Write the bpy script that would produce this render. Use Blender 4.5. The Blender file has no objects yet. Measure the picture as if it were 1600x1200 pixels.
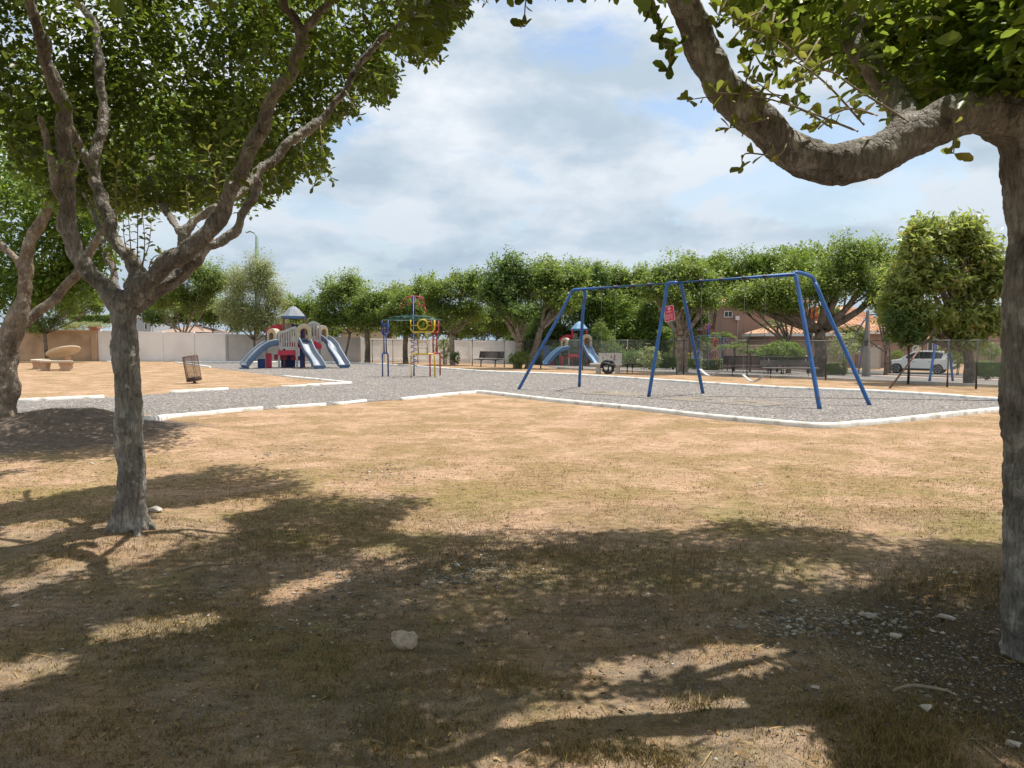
import bpy, bmesh, math, random
import numpy as np
from mathutils import Vector, Matrix, noise
R = math.radians
random.seed(7); rng = np.random.default_rng(11)
sc = bpy.context.scene

# ------------------------------------------------------------------ camera, sky, sun, exposure
F = 1155.6; PITCH = math.atan(69/F); EYE = 1.6
cam_d = bpy.data.cameras.new('camera'); cam = bpy.data.objects.new('camera', cam_d)
sc.collection.objects.link(cam); sc.camera = cam
cam.location = (0, 0, EYE); cam.rotation_euler = (R(90)-PITCH, 0, 0)
cam_d.sensor_width = 36; cam_d.lens = 26; cam_d.clip_start = .05; cam_d.clip_end = 3000
SUN = Vector((.30, .18, 1)).normalized()
sd = bpy.data.lights.new('sun', 'SUN'); sd.energy = 5.0; sd.angle = R(.55); sd.color = (1, .95, .87)
so = bpy.data.objects.new('sun', sd); sc.collection.objects.link(so); so.rotation_euler = SUN.to_track_quat('Z', 'Y').to_euler()
sc.view_settings.view_transform = 'Standard'; sc.view_settings.look = 'None'
sc.view_settings.exposure = 0.26; sc.view_settings.gamma = 1
world = bpy.data.worlds.new('World'); sc.world = world; world.use_nodes = True
nt = world.node_tree; N = nt.nodes; L = nt.links; N.clear()
def nd(t, **k):
    n = N.new(t)
    for a, b in k.items(): setattr(n, a, b)
    return n
def math_n(op, a, b=None, c=None, clamp=False):
    n = nd('ShaderNodeMath', operation=op, use_clamp=clamp)
    for i, v in enumerate((a, b, c)):
        if v is None: continue
        if isinstance(v, (int, float)): n.inputs[i].default_value = v
        else: L.new(v, n.inputs[i])
    return n.outputs[0]
def ramp_n(fac, stops, nn=None, ll=None):
    n = (nn or N).new('ShaderNodeValToRGB'); e = n.color_ramp.elements
    while len(e) < len(stops): e.new(.5)
    for i, (p, c) in enumerate(stops):
        e[i].position = p; e[i].color = (c, c, c, 1) if isinstance(c, (int, float)) else tuple(c)+(1,)
    (ll or L).new(fac, n.inputs[0]); return n.outputs[0]
sky = nd('ShaderNodeTexSky', sky_type='NISHITA', sun_disc=False)
sky.sun_elevation = math.asin(SUN.z); sky.sun_rotation = math.atan2(SUN.x, SUN.y); sky.air_density = 1.2; sky.dust_density = 1.5
tc = nd('ShaderNodeTexCoord'); sep = nd('ShaderNodeSeparateXYZ'); L.new(tc.outputs['Generated'], sep.inputs[0])
zc = math_n('MAXIMUM', sep.outputs[2], 0.0); zz = math_n('ADD', zc, .30)
cmb = nd('ShaderNodeCombineXYZ'); L.new(math_n('DIVIDE', sep.outputs[0], zz), cmb.inputs[0]); L.new(math_n('DIVIDE', sep.outputs[1], zz), cmb.inputs[1])
def cn(scale, off, detail=8, rough=.55, dist=.3):
    mp = nd('ShaderNodeMapping'); mp.inputs[1].default_value = off; L.new(cmb.outputs[0], mp.inputs[0])
    n = nd('ShaderNodeTexNoise'); n.inputs['Scale'].default_value = scale; n.inputs['Detail'].default_value = detail
    n.inputs['Roughness'].default_value = rough; n.inputs['Distortion'].default_value = dist
    L.new(mp.outputs[0], n.inputs['Vector']); return n.outputs['Fac']
cover = ramp_n(cn(2.1, (4.2, 8.9, 0)), [(.385, 0), (.47, 1)])
shade = ramp_n(cn(2.9, (5.5, 2.2, 3), 9, .55, .1), [(.36, 0), (.60, 1)])
low = ramp_n(zc, [(0, 0.0), (.13, .35), (.42, 1)])          # cloud bases greyer towards the horizon
bright = math_n('MULTIPLY', math_n('ADD', math_n('MULTIPLY', shade, .60), .42), math_n('ADD', math_n('MULTIPLY', low, .64), .38))
ccol = nd('ShaderNodeValToRGB'); e = ccol.color_ramp.elements
e[0].position = .10; e[0].color = (.27, .36, .45, 1); e[1].position = .9; e[1].color = (.66, .69, .73, 1)
m_ = e.new(.45); m_.color = (.41, .485, .56, 1)
L.new(bright, ccol.inputs[0])
skm = nd('ShaderNodeVectorMath', operation='SCALE'); L.new(sky.outputs[0], skm.inputs[0]); skm.inputs['Scale'].default_value = .12
mixs = nd('ShaderNodeMix', data_type='RGBA'); L.new(math_n('MAXIMUM', cover, math_n('SUBTRACT', 1, math_n('MULTIPLY', low, 1.3), None, True)), mixs.inputs[0])
L.new(skm.outputs[0], mixs.inputs[6]); L.new(ccol.outputs[0], mixs.inputs[7])
scl = nd('ShaderNodeVectorMath', operation='SCALE'); L.new(mixs.outputs[2], scl.inputs[0]); scl.inputs['Scale'].default_value = 11.8
bg = nd('ShaderNodeBackground'); bg.inputs[1].default_value = .1; L.new(scl.outputs[0], bg.inputs[0])
wo = nd('ShaderNodeOutputWorld'); L.new(bg.outputs[0], wo.inputs[0])

# ------------------------------------------------------------------ geometry of the place
cp, sp_ = math.cos(PITCH), math.sin(PITCH)
def ray(px, py):
    u = (px-800)/F; v = (600-py)/F
    return Vector((u, cp+v*sp_, -sp_+v*cp))
def fence_d(x, y): return .751*(x+2.5)+.661*(y-46)
MOUNDS = [(-3.2, 5.95, .75, .10), (-7.0, 12.2, 1.0, .30), (-8.2, 12.8, 1.4, .34), (3.2, 3.9, .9, .05), (-5.4, 12.0, .9, .16)]
def gz(x, y):
    z = -.035*min(max(fence_d(x, y), 0), 25)
    for mx, my, mr, mh in MOUNDS:
        q = ((x-mx)**2+(y-my)**2)/(mr*mr)
        if q < 9: z += mh*math.exp(-q)
    k = max(0, min(1, (11-y)/3))
    if k > 0 and abs(x) < 14:
        z += k*(.030*noise.noise((x*.9, y*.9, 3))+.013*noise.noise((x*4, y*4, 7))+.006*noise.noise((x*13, y*13, 1)))
    return z
def G(px, py, off=0):            # ground point seen at a pixel
    d = ray(px, py); z = 0
    for _ in range(14):
        t = (z-EYE)/d.z if d.z < -1e-4 else 300
        t = min(t, 400); z = gz(d.x*t, d.y*t)
    return Vector((d.x*t, d.y*t, z+off))
def D(px, py, y):                # point at world depth y seen at a pixel
    d = ray(px, py); t = y/d.y
    return Vector((d.x*t, y, EYE+d.z*t))
def proj(P):                     # world -> photo pixels, vectorised
    P = np.asarray(P); x = P[:, 0]; y = P[:, 1]; z = P[:, 2]-EYE
    f = y*cp-z*sp_; u = y*sp_+z*cp; f = np.where(f < .05, .05, f)
    return 800+F*x/f, 600-F*u/f
def inpoly(px, py, poly):
    r = np.zeros(len(px), bool); n = len(poly); j = n-1
    for i in range(n):
        xi, yi = poly[i]; xj, yj = poly[j]
        c = ((yi > py) != (yj > py)) & (px < (xj-xi)*(py-yi)/((yj-yi) or 1e-9)+xi)
        r ^= c; j = i
    return r

# ------------------------------------------------------------------ materials
def mat(name, base=(.5, .5, .5), rough=.6, metal=0, var=.0, vscale=8, bump=0, bscale=40, spec=.5, col2=None, c2scale=3, c2lo=.45, c2hi=.65, coat=0):
    m = bpy.data.materials.new(name); m.use_nodes = True; n = m.node_tree.nodes; l = m.node_tree.links
    b = n['Principled BSDF']; b.inputs['Roughness'].default_value = rough; b.inputs['Metallic'].default_value = metal
    b.inputs['Specular IOR Level'].default_value = spec; b.inputs['Coat Weight'].default_value = coat
    b.inputs['Base Color'].default_value = tuple(base)+(1,)
    co = n.new('ShaderNodeTexCoord').outputs['Object']; cur = None
    if col2 is not None:
        t = n.new('ShaderNodeTexNoise'); t.inputs['Scale'].default_value = c2scale; t.inputs['Detail'].default_value = 6; l.new(co, t.inputs['Vector'])
        f = ramp_n(t.outputs['Fac'], [(c2lo, 0), (c2hi, 1)], n, l)
        mx = n.new('ShaderNodeMix'); mx.data_type = 'RGBA'; l.new(f, mx.inputs[0]); mx.inputs[6].default_value = tuple(base)+(1,); mx.inputs[7].default_value = tuple(col2)+(1,)
        cur = mx.outputs[2]
    if var:
        t = n.new('ShaderNodeTexNoise'); t.inputs['Scale'].default_value = vscale; t.inputs['Detail'].default_value = 8; t.inputs['Roughness'].default_value = .65; l.new(co, t.inputs['Vector'])
        f = ramp_n(t.outputs['Fac'], [(.3, 1-var), (.7, 1+var*.6)], n, l)
        mx = n.new('ShaderNodeMix'); mx.data_type = 'RGBA'; mx.blend_type = 'MULTIPLY'; mx.inputs[0].default_value = 1
        if cur is not None: l.new(cur, mx.inputs[6])
        else: mx.inputs[6].default_value = tuple(base)+(1,)
        l.new(f, mx.inputs[7]); cur = mx.outputs[2]
    if cur is not None: l.new(cur, b.inputs['Base Color'])
    if bump:
        t = n.new('ShaderNodeTexNoise'); t.inputs['Scale'].default_value = bscale; t.inputs['Detail'].default_value = 5; l.new(co, t.inputs['Vector'])
        bp = n.new('ShaderNodeBump'); bp.inputs['Strength'].default_value = bump; bp.inputs['Distance'].default_value = .01
        l.new(t.outputs['Fac'], bp.inputs['Height']); l.new(bp.outputs[0], b.inputs['Normal'])
    return m
def leaf_mat(name, stops, trans=.38, tcol=(.30, .42, .05), rough=.42, spec=.45):
    m = bpy.data.materials.new(name); m.use_nodes = True; n = m.node_tree.nodes; l = m.node_tree.links
    b = n['Principled BSDF']; b.inputs['Roughness'].default_value = rough; b.inputs['Specular IOR Level'].default_value = spec
    a = n.new('ShaderNodeAttribute'); a.attribute_name = 'rnd'
    c = ramp_n(a.outputs['Fac'], stops, n, l); l.new(c, b.inputs['Base Color'])
    t = n.new('ShaderNodeBsdfTranslucent')
    mx = n.new('ShaderNodeMix'); mx.data_type = 'RGBA'; mx.blend_type = 'MIX'; mx.inputs[0].default_value = .6; l.new(c, mx.inputs[6]); mx.inputs[7].default_value = tcol+(1,)
    l.new(mx.outputs[2], t.inputs[0])
    ms = n.new('ShaderNodeMixShader'); ms.inputs[0].default_value = trans; l.new(b.outputs[0], ms.inputs[1]); l.new(t.outputs[0], ms.inputs[2])
    l.new(ms.outputs[0], n['Material Output'].inputs[0]); return m
def bark_mat(name, a, b_, sc_=1.0):
    m = bpy.data.materials.new(name); m.use_nodes = True; n = m.node_tree.nodes; l = m.node_tree.links
    b = n['Principled BSDF']; b.inputs['Roughness'].default_value = .9; b.inputs['Specular IOR Level'].default_value = .15
    co = n.new('ShaderNodeTexCoord').outputs['Object']
    mp = n.new('ShaderNodeMapping'); mp.inputs[3].default_value = (1, 1, .28); l.new(co, mp.inputs[0])
    t1 = n.new('ShaderNodeTexNoise'); t1.inputs['Scale'].default_value = 3.5*sc_; t1.inputs['Detail'].default_value = 6; l.new(co, t1.inputs['Vector'])
    t2 = n.new('ShaderNodeTexNoise'); t2.inputs['Scale'].default_value = 42*sc_; t2.inputs['Detail'].default_value = 7; t2.inputs['Roughness'].default_value = .7; l.new(mp.outputs[0], t2.inputs['Vector'])
    t3 = n.new('ShaderNodeTexVoronoi'); t3.inputs['Scale'].default_value = 34*sc_; t3.feature = 'DISTANCE_TO_EDGE'; l.new(mp.outputs[0], t3.inputs['Vector'])
    mx = n.new('ShaderNodeMix'); mx.data_type = 'RGBA'; l.new(ramp_n(t1.outputs['Fac'], [(.4, 0), (.62, 1)], n, l), mx.inputs[0])
    mx.inputs[6].default_value = a+(1,); mx.inputs[7].default_value = b_+(1,)
    t4 = n.new('ShaderNodeTexNoise'); t4.inputs['Scale'].default_value = 7*sc_; t4.inputs['Detail'].default_value = 9; t4.inputs['Roughness'].default_value = .7; l.new(co, t4.inputs['Vector'])
    mp4 = n.new('ShaderNodeMix'); mp4.data_type = 'RGBA'; l.new(ramp_n(t4.outputs['Fac'], [(.53, 0), (.60, .7)], n, l), mp4.inputs[0]); l.new(mx.outputs[2], mp4.inputs[6]); mp4.inputs[7].default_value = tuple(min(1, v*1.45) for v in b_)+(1,)
    mp5 = n.new('ShaderNodeMix'); mp5.data_type = 'RGBA'; l.new(ramp_n(t4.outputs['Fac'], [(.36, .75), (.42, 0)], n, l), mp5.inputs[0]); l.new(mp4.outputs[2], mp5.inputs[6]); mp5.inputs[7].default_value = tuple(v*.45 for v in a)+(1,); mx = mp5
    m2 = n.new('ShaderNodeMix'); m2.data_type = 'RGBA'; m2.blend_type = 'MULTIPLY'; m2.inputs[0].default_value = 1; l.new(mx.outputs[2], m2.inputs[6])
    l.new(ramp_n(t2.outputs['Fac'], [(.3, .5), (.7, 1.3)], n, l), m2.inputs[7])
    l.new(m2.outputs[2], b.inputs['Base Color'])
    ad = n.new('ShaderNodeMath'); ad.operation = 'ADD'; l.new(t2.outputs['Fac'], ad.inputs[0]); 
    mu = n.new('ShaderNodeMath'); mu.operation = 'MULTIPLY'; l.new(ramp_n(t3.outputs['Distance'], [(0, 0), (.12, 1)], n, l), mu.inputs[0]); mu.inputs[1].default_value = .35
    l.new(mu.outputs[0], ad.inputs[1])
    bp = n.new('ShaderNodeBump'); bp.inputs['Strength'].default_value = 1; bp.inputs['Distance'].default_value = .020; l.new(ad.outputs[0], bp.inputs['Height']); l.new(bp.outputs[0], b.inputs['Normal'])
    return m
M = {}
M['leaf'] = leaf_mat('leaf green', [(0, (.010, .026, .008)), (.45, (.026, .060, .012)), (.72, (.085, .15, .022)), (.92, (.26, .31, .04)), (1, (.30, .20, .04))], .38, (.40, .50, .05))
M['leaf_fresh'] = leaf_mat('leaf green fresh', [(0, (.03, .068, .014)), (.45, (.078, .145, .022)), (.8, (.18, .26, .034)), (.96, (.33, .37, .05)), (1, (.32, .22, .05))], .48, (.46, .58, .07), .36)
M['leaf_bright'] = leaf_mat('leaf fresh', [(0, (.055, .11, .016)), (.5, (.12, .20, .028)), (.9, (.22, .30, .04)), (1, (.34, .33, .06))], .42)
M['leaf_mid'] = leaf_mat('leaf mid', [(0, (.045, .085, .02)), (.5, (.105, .17, .035)), (.9, (.21, .27, .05)), (1, (.30, .29, .06))], .50, (.42, .54, .10))
M['leaf_dark'] = leaf_mat('leaf dark', [(0, (.03, .062, .02)), (.5, (.066, .12, .03)), (1, (.15, .21, .05))], .46, (.32, .46, .09))
M['leaf_pale'] = leaf_mat('leaf pale', [(0, (.15, .18, .07)), (.5, (.27, .31, .13)), (1, (.40, .41, .19))], .52, (.46, .50, .20))
M['leaf_mango'] = leaf_mat('leaf mango', [(0, (.08, .13, .04)), (.5, (.22, .28, .08)), (.85, (.40, .43, .12)), (.95, (.26, .26, .04)), (1, (.30, .14, .05))], .5, (.48, .56, .10), .32, .55)
M['leaf_shoot'] = leaf_mat('leaf shoot', [(0, (.09, .13, .03)), (.6, (.19, .22, .05)), (1, (.36, .26, .08))], .5, (.46, .5, .08))
M['bark'] = bark_mat('bark', (.25, .225, .195), (.41, .38, .34))
M['bark_pale'] = bark_mat('bark pale', (.23, .18, .135), (.34, .285, .225))  # brown bark, paler than the distant one
M['bark_far'] = bark_mat('bark distant', (.12, .10, .08), (.20, .16, .12), .5)
M['hedge'] = M['leaf_mid']
M['white_kerb'] = mat('painted kerb', (.74, .72, .66), .8, var=.16, vscale=5, bump=.3, bscale=30, col2=(.38, .32, .25), c2scale=3.5, c2lo=.52, c2hi=.72)
M['white_wall'] = mat('white render', (.80, .78, .75), .85, var=.07, vscale=2, col2=(.68, .65, .62), c2scale=.5, c2lo=.5, c2hi=.75)
M['shaded_wall'] = mat('grey render', (.50, .48, .46), .88, var=.1, vscale=1.5, col2=(.40, .385, .37), c2scale=.6, c2lo=.5, c2hi=.75)  # shaded stretch of the white wall; its shade is put into the grey
M['tan_wall'] = mat('tan render', (.48, .33, .21), .88, var=.1, vscale=1.5, col2=(.30, .21, .145), c2scale=.9, c2lo=.5, c2hi=.72)
M['tan_cap'] = mat('tan coping', (.62, .46, .28), .85, var=.1)
M['red_cap'] = mat('red pillar', (.42, .19, .12), .85, var=.1)
M['blue_steel'] = mat('blue swing paint', (.022, .115, .34), .5, var=.3, vscale=7, col2=(.05, .075, .15), c2scale=6, c2lo=.52, c2hi=.68)
M['hardware'] = mat('dark bracket steel', (.05, .04, .035), .55, .4)
M['chain'] = mat('galvanised chain', (.28, .27, .25), .5, .6)
M['belt'] = mat('grey belt seat', (.42, .41, .39), .6, var=.15)
M['black_rubber'] = mat('black rubber', (.018, .018, .019), .55, var=.2)
M['galv'] = mat('galvanised steel', (.22, .22, .21), .55, .5, var=.2, vscale=5)
M['dark_post'] = mat('dark fence post', (.085, .08, .075), .6, .2, var=.2)
M['brown_metal'] = mat('dark brown coated metal', (.03, .024, .021), .5, var=.2)
M['rust'] = mat('rusty metal', (.20, .105, .065), .8, var=.3, vscale=12, col2=(.10, .06, .045), c2scale=6)
M['concrete'] = mat('weathered concrete', (.46, .42, .36), .9, var=.18, vscale=7, bump=.4)
M['tan_stone'] = mat('tan cast stone', (.52, .34, .215), .88, var=.15, vscale=6)
M['slab'] = mat('pale stone slab', (.60, .51, .39), .85, var=.15, vscale=6)
M['green_post'] = mat('green painted post', (.12, .20, .165), .6, var=.15)
def plastic(n, c, r=.42): M[n] = mat(n.replace('_', ' '), c, r, var=.2, vscale=5, spec=.4)
plastic('slide_blue', (.11, .18, .29)); plastic('slide_grey', (.23, .27, .315)); plastic('roof_grey', (.22, .235, .26), .6); plastic('rim_blue', (.06, .13, .26))
plastic('play_red', (.50, .035, .07)); plastic('cream', (.47, .41, .29)); plastic('panel_grey', (.42, .43, .40)); plastic('deep_blue', (.02, .055, .20)); plastic('teal', (.05, .15, .16))
plastic('post_brown', (.19, .055, .045)); plastic('play_green', (.03, .12, .085)); plastic('sky_blue', (.055, .17, .36)); plastic('roof_blue', (.17, .31, .46), .55); plastic('hood_in', (.52, .33, .13))
plastic('steel_yellow', (.62, .42, .03), .4); plastic('steel_red', (.36, .022, .035), .4); plastic('steel_blue', (.02, .06, .24), .4); plastic('steel_green', (.015, .09, .07), .4); plastic('steel_purple', (.07, .04, .20), .4)
plastic('steel_pink', (.45, .05, .07), .4)
plastic('sign_red', (.50, .022, .06), .5); plastic('sign_white', (.72, .60, .60), .5)
M['roof_tile'] = None
M['pink_wall'] = mat('pinkish tan render', (.31, .21, .165), .9, var=.07, vscale=1)
M['pink_wall2'] = mat('dusky render', (.35, .235, .19), .9, var=.08, vscale=1)
M['white_trim'] = mat('white trim', (.66, .64, .61), .7, var=.06)
M['glass'] = mat('dark window glass', (.015, .02, .025), .12, spec=.7)
M['grey_house'] = mat('pale blue grey render', (.36, .40, .45), .85, var=.05)
M['brown_roof'] = mat('brown shingles', (.34, .235, .18), .9, var=.12, vscale=4)
M['beige_wall'] = mat('beige render', (.50, .42, .33), .9, var=.06)
M['car_paint'] = mat('white car paint', (.84, .84, .84), .28, var=.03, coat=.6)
M['car_glass'] = mat('tinted car glass', (.012, .013, .015), .08, spec=.8)
M['car_trim'] = mat('dark plastic trim', (.035, .035, .037), .6)
M['tyre'] = mat('tyre rubber', (.02, .02, .021), .8); M['rim'] = mat('alloy rim', (.45, .46, .47), .3, .7)
M['tail_red'] = mat('red tail lamp', (.45, .012, .02), .2, coat=.5)
M['pole_con'] = mat('concrete pole', (.36, .35, .33), .85, var=.12)
M['asphalt'] = mat('road asphalt', (.11, .105, .10), .9, var=.15, vscale=6)
M['drive'] = mat('driveway concrete', (.47, .36, .31), .9, var=.12, vscale=2)
M['stone'] = mat('beige limestone', (.60, .49, .39), .92, var=.35, vscale=22, bump=1, bscale=60, col2=(.42, .30, .21), c2scale=18)
M['pebble_w'] = mat('pale pebble', (.55, .50, .43), .8, var=.2, vscale=30)
M['twig'] = mat('dry twig', (.33, .27, .20), .9, var=.3, vscale=30)
def attr_mat(name, stops, rough=.9):
    m = bpy.data.materials.new(name); m.use_nodes = True; n = m.node_tree.nodes; l = m.node_tree.links
    b = n['Principled BSDF']; b.inputs['Roughness'].default_value = rough; b.inputs['Specular IOR Level'].default_value = .2
    a = n.new('ShaderNodeAttribute'); a.attribute_name = 'rnd'; l.new(ramp_n(a.outputs['Fac'], stops, n, l), b.inputs['Base Color']); return m
M['blade'] = attr_mat('dry grass blades', [(0, (.06, .055, .018)), (.18, (.14, .12, .035)), (.45, (.30, .215, .09)), (.8, (.44, .32, .16)), (1, (.50, .40, .25))])
M['pebbles'] = attr_mat('pebbles', [(0, (.10, .095, .09)), (.35, (.22, .20, .18)), (.7, (.38, .33, .28)), (1, (.62, .58, .52))])
M['litter'] = attr_mat('leaf litter', [(0, (.09, .05, .025)), (.5, (.24, .14, .06)), (1, (.42, .30, .15))])
def roof_mat():
    m = mat('terracotta tile', (.55, .33, .22), .85); n = m.node_tree.nodes; l = m.node_tree.links; b = n['Principled BSDF']
    co = n.new('ShaderNodeTexCoord').outputs['Object']
    t = n.new('ShaderNodeTexNoise'); t.inputs['Scale'].default_value = 1.6; t.inputs['Detail'].default_value = 8; l.new(co, t.inputs['Vector'])
    v = n.new('ShaderNodeTexNoise'); v.inputs['Scale'].default_value = 9; l.new(co, v.inputs['Vector'])
    c = ramp_n(t.outputs['Fac'], [(.3, (.38, .18, .10)), (.5, (.58, .31, .18)), (.7, (.68, .43, .28))], n, l)
    mx = n.new('ShaderNodeMix'); mx.data_type = 'RGBA'; mx.blend_type = 'MULTIPLY'; mx.inputs[0].default_value = 1; l.new(c, mx.inputs[6]); l.new(ramp_n(v.outputs['Fac'], [(.35, .75), (.65, 1.1)], n, l), mx.inputs[7])
    l.new(mx.outputs[2], b.inputs['Base Color']); return m
M['roof_tile'] = roof_mat()
def ground_mat():
    m = bpy.data.materials.new('dry lawn'); m.use_nodes = True; n = m.node_tree.nodes; l = m.node_tree.links
    b = n['Principled BSDF']; b.inputs['Roughness'].default_value = .95; b.inputs['Specular IOR Level'].default_value = .1
    co = n.new('ShaderNodeTexCoord').outputs['Object']
    def nz(s, d=6, r=.6, st=(1, 1, 1), off=(0, 0, 0), dist=0):
        mp = n.new('ShaderNodeMapping'); mp.inputs[3].default_value = st; mp.inputs[1].default_value = off; l.new(co, mp.inputs[0])
        t = n.new('ShaderNodeTexNoise'); t.inputs['Scale'].default_value = s; t.inputs['Detail'].default_value = d; t.inputs['Roughness'].default_value = r; t.inputs['Distortion'].default_value = dist
        l.new(mp.outputs[0], t.inputs['Vector']); return t.outputs['Fac']
    def mix(f, a, c, blend='MIX'):
        x = n.new('ShaderNodeMix'); x.data_type = 'RGBA'; x.blend_type = blend
        if isinstance(f, (int, float)): x.inputs[0].default_value = f
        else: l.new(f, x.inputs[0])
        for i, v in ((6, a), (7, c)):
            if isinstance(v, tuple): x.inputs[i].default_value = v+(1,)
            else: l.new(v, x.inputs[i])
        return x.outputs[2]
    def mt(op, a, c):
        x = n.new('ShaderNodeMath'); x.operation = op; x.use_clamp = True
        for i, v in ((0, a), (1, c)):
            if isinstance(v, (int, float)): x.inputs[i].default_value = v
            else: l.new(v, x.inputs[i])
        return x.outputs[0]
    dirt = mix(ramp_n(nz(1.1, 5), [(.35, 0), (.65, 1)], n, l), (.365, .232, .15), (.45, .30, .202))
    straw = mix(ramp_n(nz(30, 6, .7), [(.35, 0), (.65, 1)], n, l), (.17, .115, .058), (.36, .24, .13))
    col = mix(ramp_n(nz(.9, 12, .75, dist=.5), [(.42, 0), (.56, 1)], n, l), dirt, straw)
    # worn green growth, more of it towards the near lawn
    sepn = n.new('ShaderNodeSeparateXYZ'); l.new(co, sepn.inputs[0])
    near = n.new('ShaderNodeMapRange'); near.inputs[1].default_value = 11; near.inputs[2].default_value = 6.5; near.inputs[3].default_value = .12; near.inputs[4].default_value = 1
    l.new(sepn.outputs[1], near.inputs[0])
    gp = mt('MULTIPLY', ramp_n(nz(.8, 12, .72, off=(5, 2, 0)), [(.46, 0), (.60, 1)], n, l), near.outputs[0])
    col = mix(mt('MULTIPLY', gp, .85), col, mix(ramp_n(nz(45, 4), [(.35, 0), (.65, 1)], n, l), (.13, .12, .035), (.27, .215, .08)))
    # greyer soil in the nearest few metres, darkened further as painted shade
    soil = n.new('ShaderNodeMapRange'); soil.inputs[1].default_value = 7.5; soil.inputs[2].default_value = 4.5; l.new(sepn.outputs[1], soil.inputs[0])
    sm = mt('MULTIPLY', soil.outputs[0], ramp_n(nz(1.3, 10, .7, off=(1, 9, 0)), [(.38, .15), (.58, 1)], n, l))
    col = mix(mt('MULTIPLY', sm, .85), col, mix(ramp_n(nz(2.2, 8), [(.35, 0), (.65, 1)], n, l), (.15, .122, .098), (.33, .25, .19)))
    # dark gravelly earth round the right-hand tree; shade painted into the mound at the left
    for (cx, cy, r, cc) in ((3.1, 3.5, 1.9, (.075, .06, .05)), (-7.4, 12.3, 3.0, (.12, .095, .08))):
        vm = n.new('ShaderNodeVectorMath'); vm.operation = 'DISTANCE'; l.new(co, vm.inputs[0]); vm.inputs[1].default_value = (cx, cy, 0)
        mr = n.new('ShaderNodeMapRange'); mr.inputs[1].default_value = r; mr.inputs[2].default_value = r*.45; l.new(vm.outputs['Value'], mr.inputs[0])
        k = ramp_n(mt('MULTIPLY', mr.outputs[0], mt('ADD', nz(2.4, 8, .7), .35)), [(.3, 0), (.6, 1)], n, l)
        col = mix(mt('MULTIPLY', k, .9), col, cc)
    fine = ramp_n(nz(120, 6, .85), [(.28, .42), (.5, 1.0), (.75, 1.6)], n, l)
    col = mix(1.0, col, fine, 'MULTIPLY')
    tuft = ramp_n(nz(9, 8, .75, st=(.7, 1.5, 1)), [(.34, .60), (.56, 1.16)], n, l)
    col = mix(1.0, col, tuft, 'MULTIPLY')
    l.new(col, b.inputs['Base Color'])
    bp = n.new('ShaderNodeBump'); bp.inputs['Strength'].default_value = .8; bp.inputs['Distance'].default_value = .02
    l.new(mt('ADD', mt('MULTIPLY', nz(60, 6, .75), .5), mt('MULTIPLY', nz(9, 6, .7), .5)), bp.inputs['Height']); l.new(bp.outputs[0], b.inputs['Normal'])
    return m
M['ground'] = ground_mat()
def gravel_mat():
    m = bpy.data.materials.new('loose gravel'); m.use_nodes = True; n = m.node_tree.nodes; l = m.node_tree.links
    b = n['Principled BSDF']; b.inputs['Roughness'].default_value = .9; b.inputs['Specular IOR Level'].default_value = .15
    co = n.new('ShaderNodeTexCoord').outputs['Object']
    mp = n.new('ShaderNodeMapping'); mp.inputs[3].default_value = (1, .8, 1); l.new(co, mp.inputs[0])
    v = n.new('ShaderNodeTexVoronoi'); v.inputs['Scale'].default_value = 30; l.new(mp.outputs[0], v.inputs['Vector'])
    sx = n.new('ShaderNodeSeparateColor'); l.new(v.outputs['Color'], sx.inputs[0])
    c = ramp_n(sx.outputs[0], [(0, (.08, .075, .07)), (.35, (.17, .156, .147)), (.7, (.26, .242, .225)), (.93, (.38, .355, .33)), (1, (.52, .49, .46))], n, l)
    t = n.new('ShaderNodeTexNoise'); t.inputs['Scale'].default_value = .7; t.inputs['Detail'].default_value = 9; t.inputs['Roughness'].default_value = .65; l.new(co, t.inputs['Vector'])
    mx = n.new('ShaderNodeMix'); mx.data_type = 'RGBA'; mx.blend_type = 'MULTIPLY'; mx.inputs[0].default_value = 1; l.new(c, mx.inputs[6])
    l.new(ramp_n(t.outputs['Fac'], [(.3, (.90, .88, .88)), (.7, (1.1, 1.07, 1.03))], n, l), mx.inputs[7]); cur = mx.outputs[2]
    for (hx, hy) in ((4.9, 20.0), (6.2, 18.9), (2.6, 22.6), (3.3, 21.9)):
        vm = n.new('ShaderNodeVectorMath'); vm.operation = 'DISTANCE'; l.new(co, vm.inputs[0]); vm.inputs[1].default_value = (hx, hy, 0)
        mr = n.new('ShaderNodeMapRange'); mr.inputs[1].default_value = 1.1; mr.inputs[2].default_value = .2; mr.inputs[3].default_value = 0; mr.inputs[4].default_value = .75; l.new(vm.outputs['Value'], mr.inputs[0])
        m3 = n.new('ShaderNodeMix'); m3.data_type = 'RGBA'; l.new(mr.outputs[0], m3.inputs[0]); l.new(cur, m3.inputs[6]); m3.inputs[7].default_value = (.30, .245, .185, 1); cur = m3.outputs[2]
    l.new(cur, b.inputs['Base Color'])
    bp = n.new('ShaderNodeBump'); bp.inputs['Strength'].default_value = 1; bp.inputs['Distance'].default_value = .03; bp.invert = True
    l.new(v.outputs['Distance'], bp.inputs['Height']); l.new(bp.outputs[0], b.inputs['Normal']); return m
M['gravel'] = gravel_mat()

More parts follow.
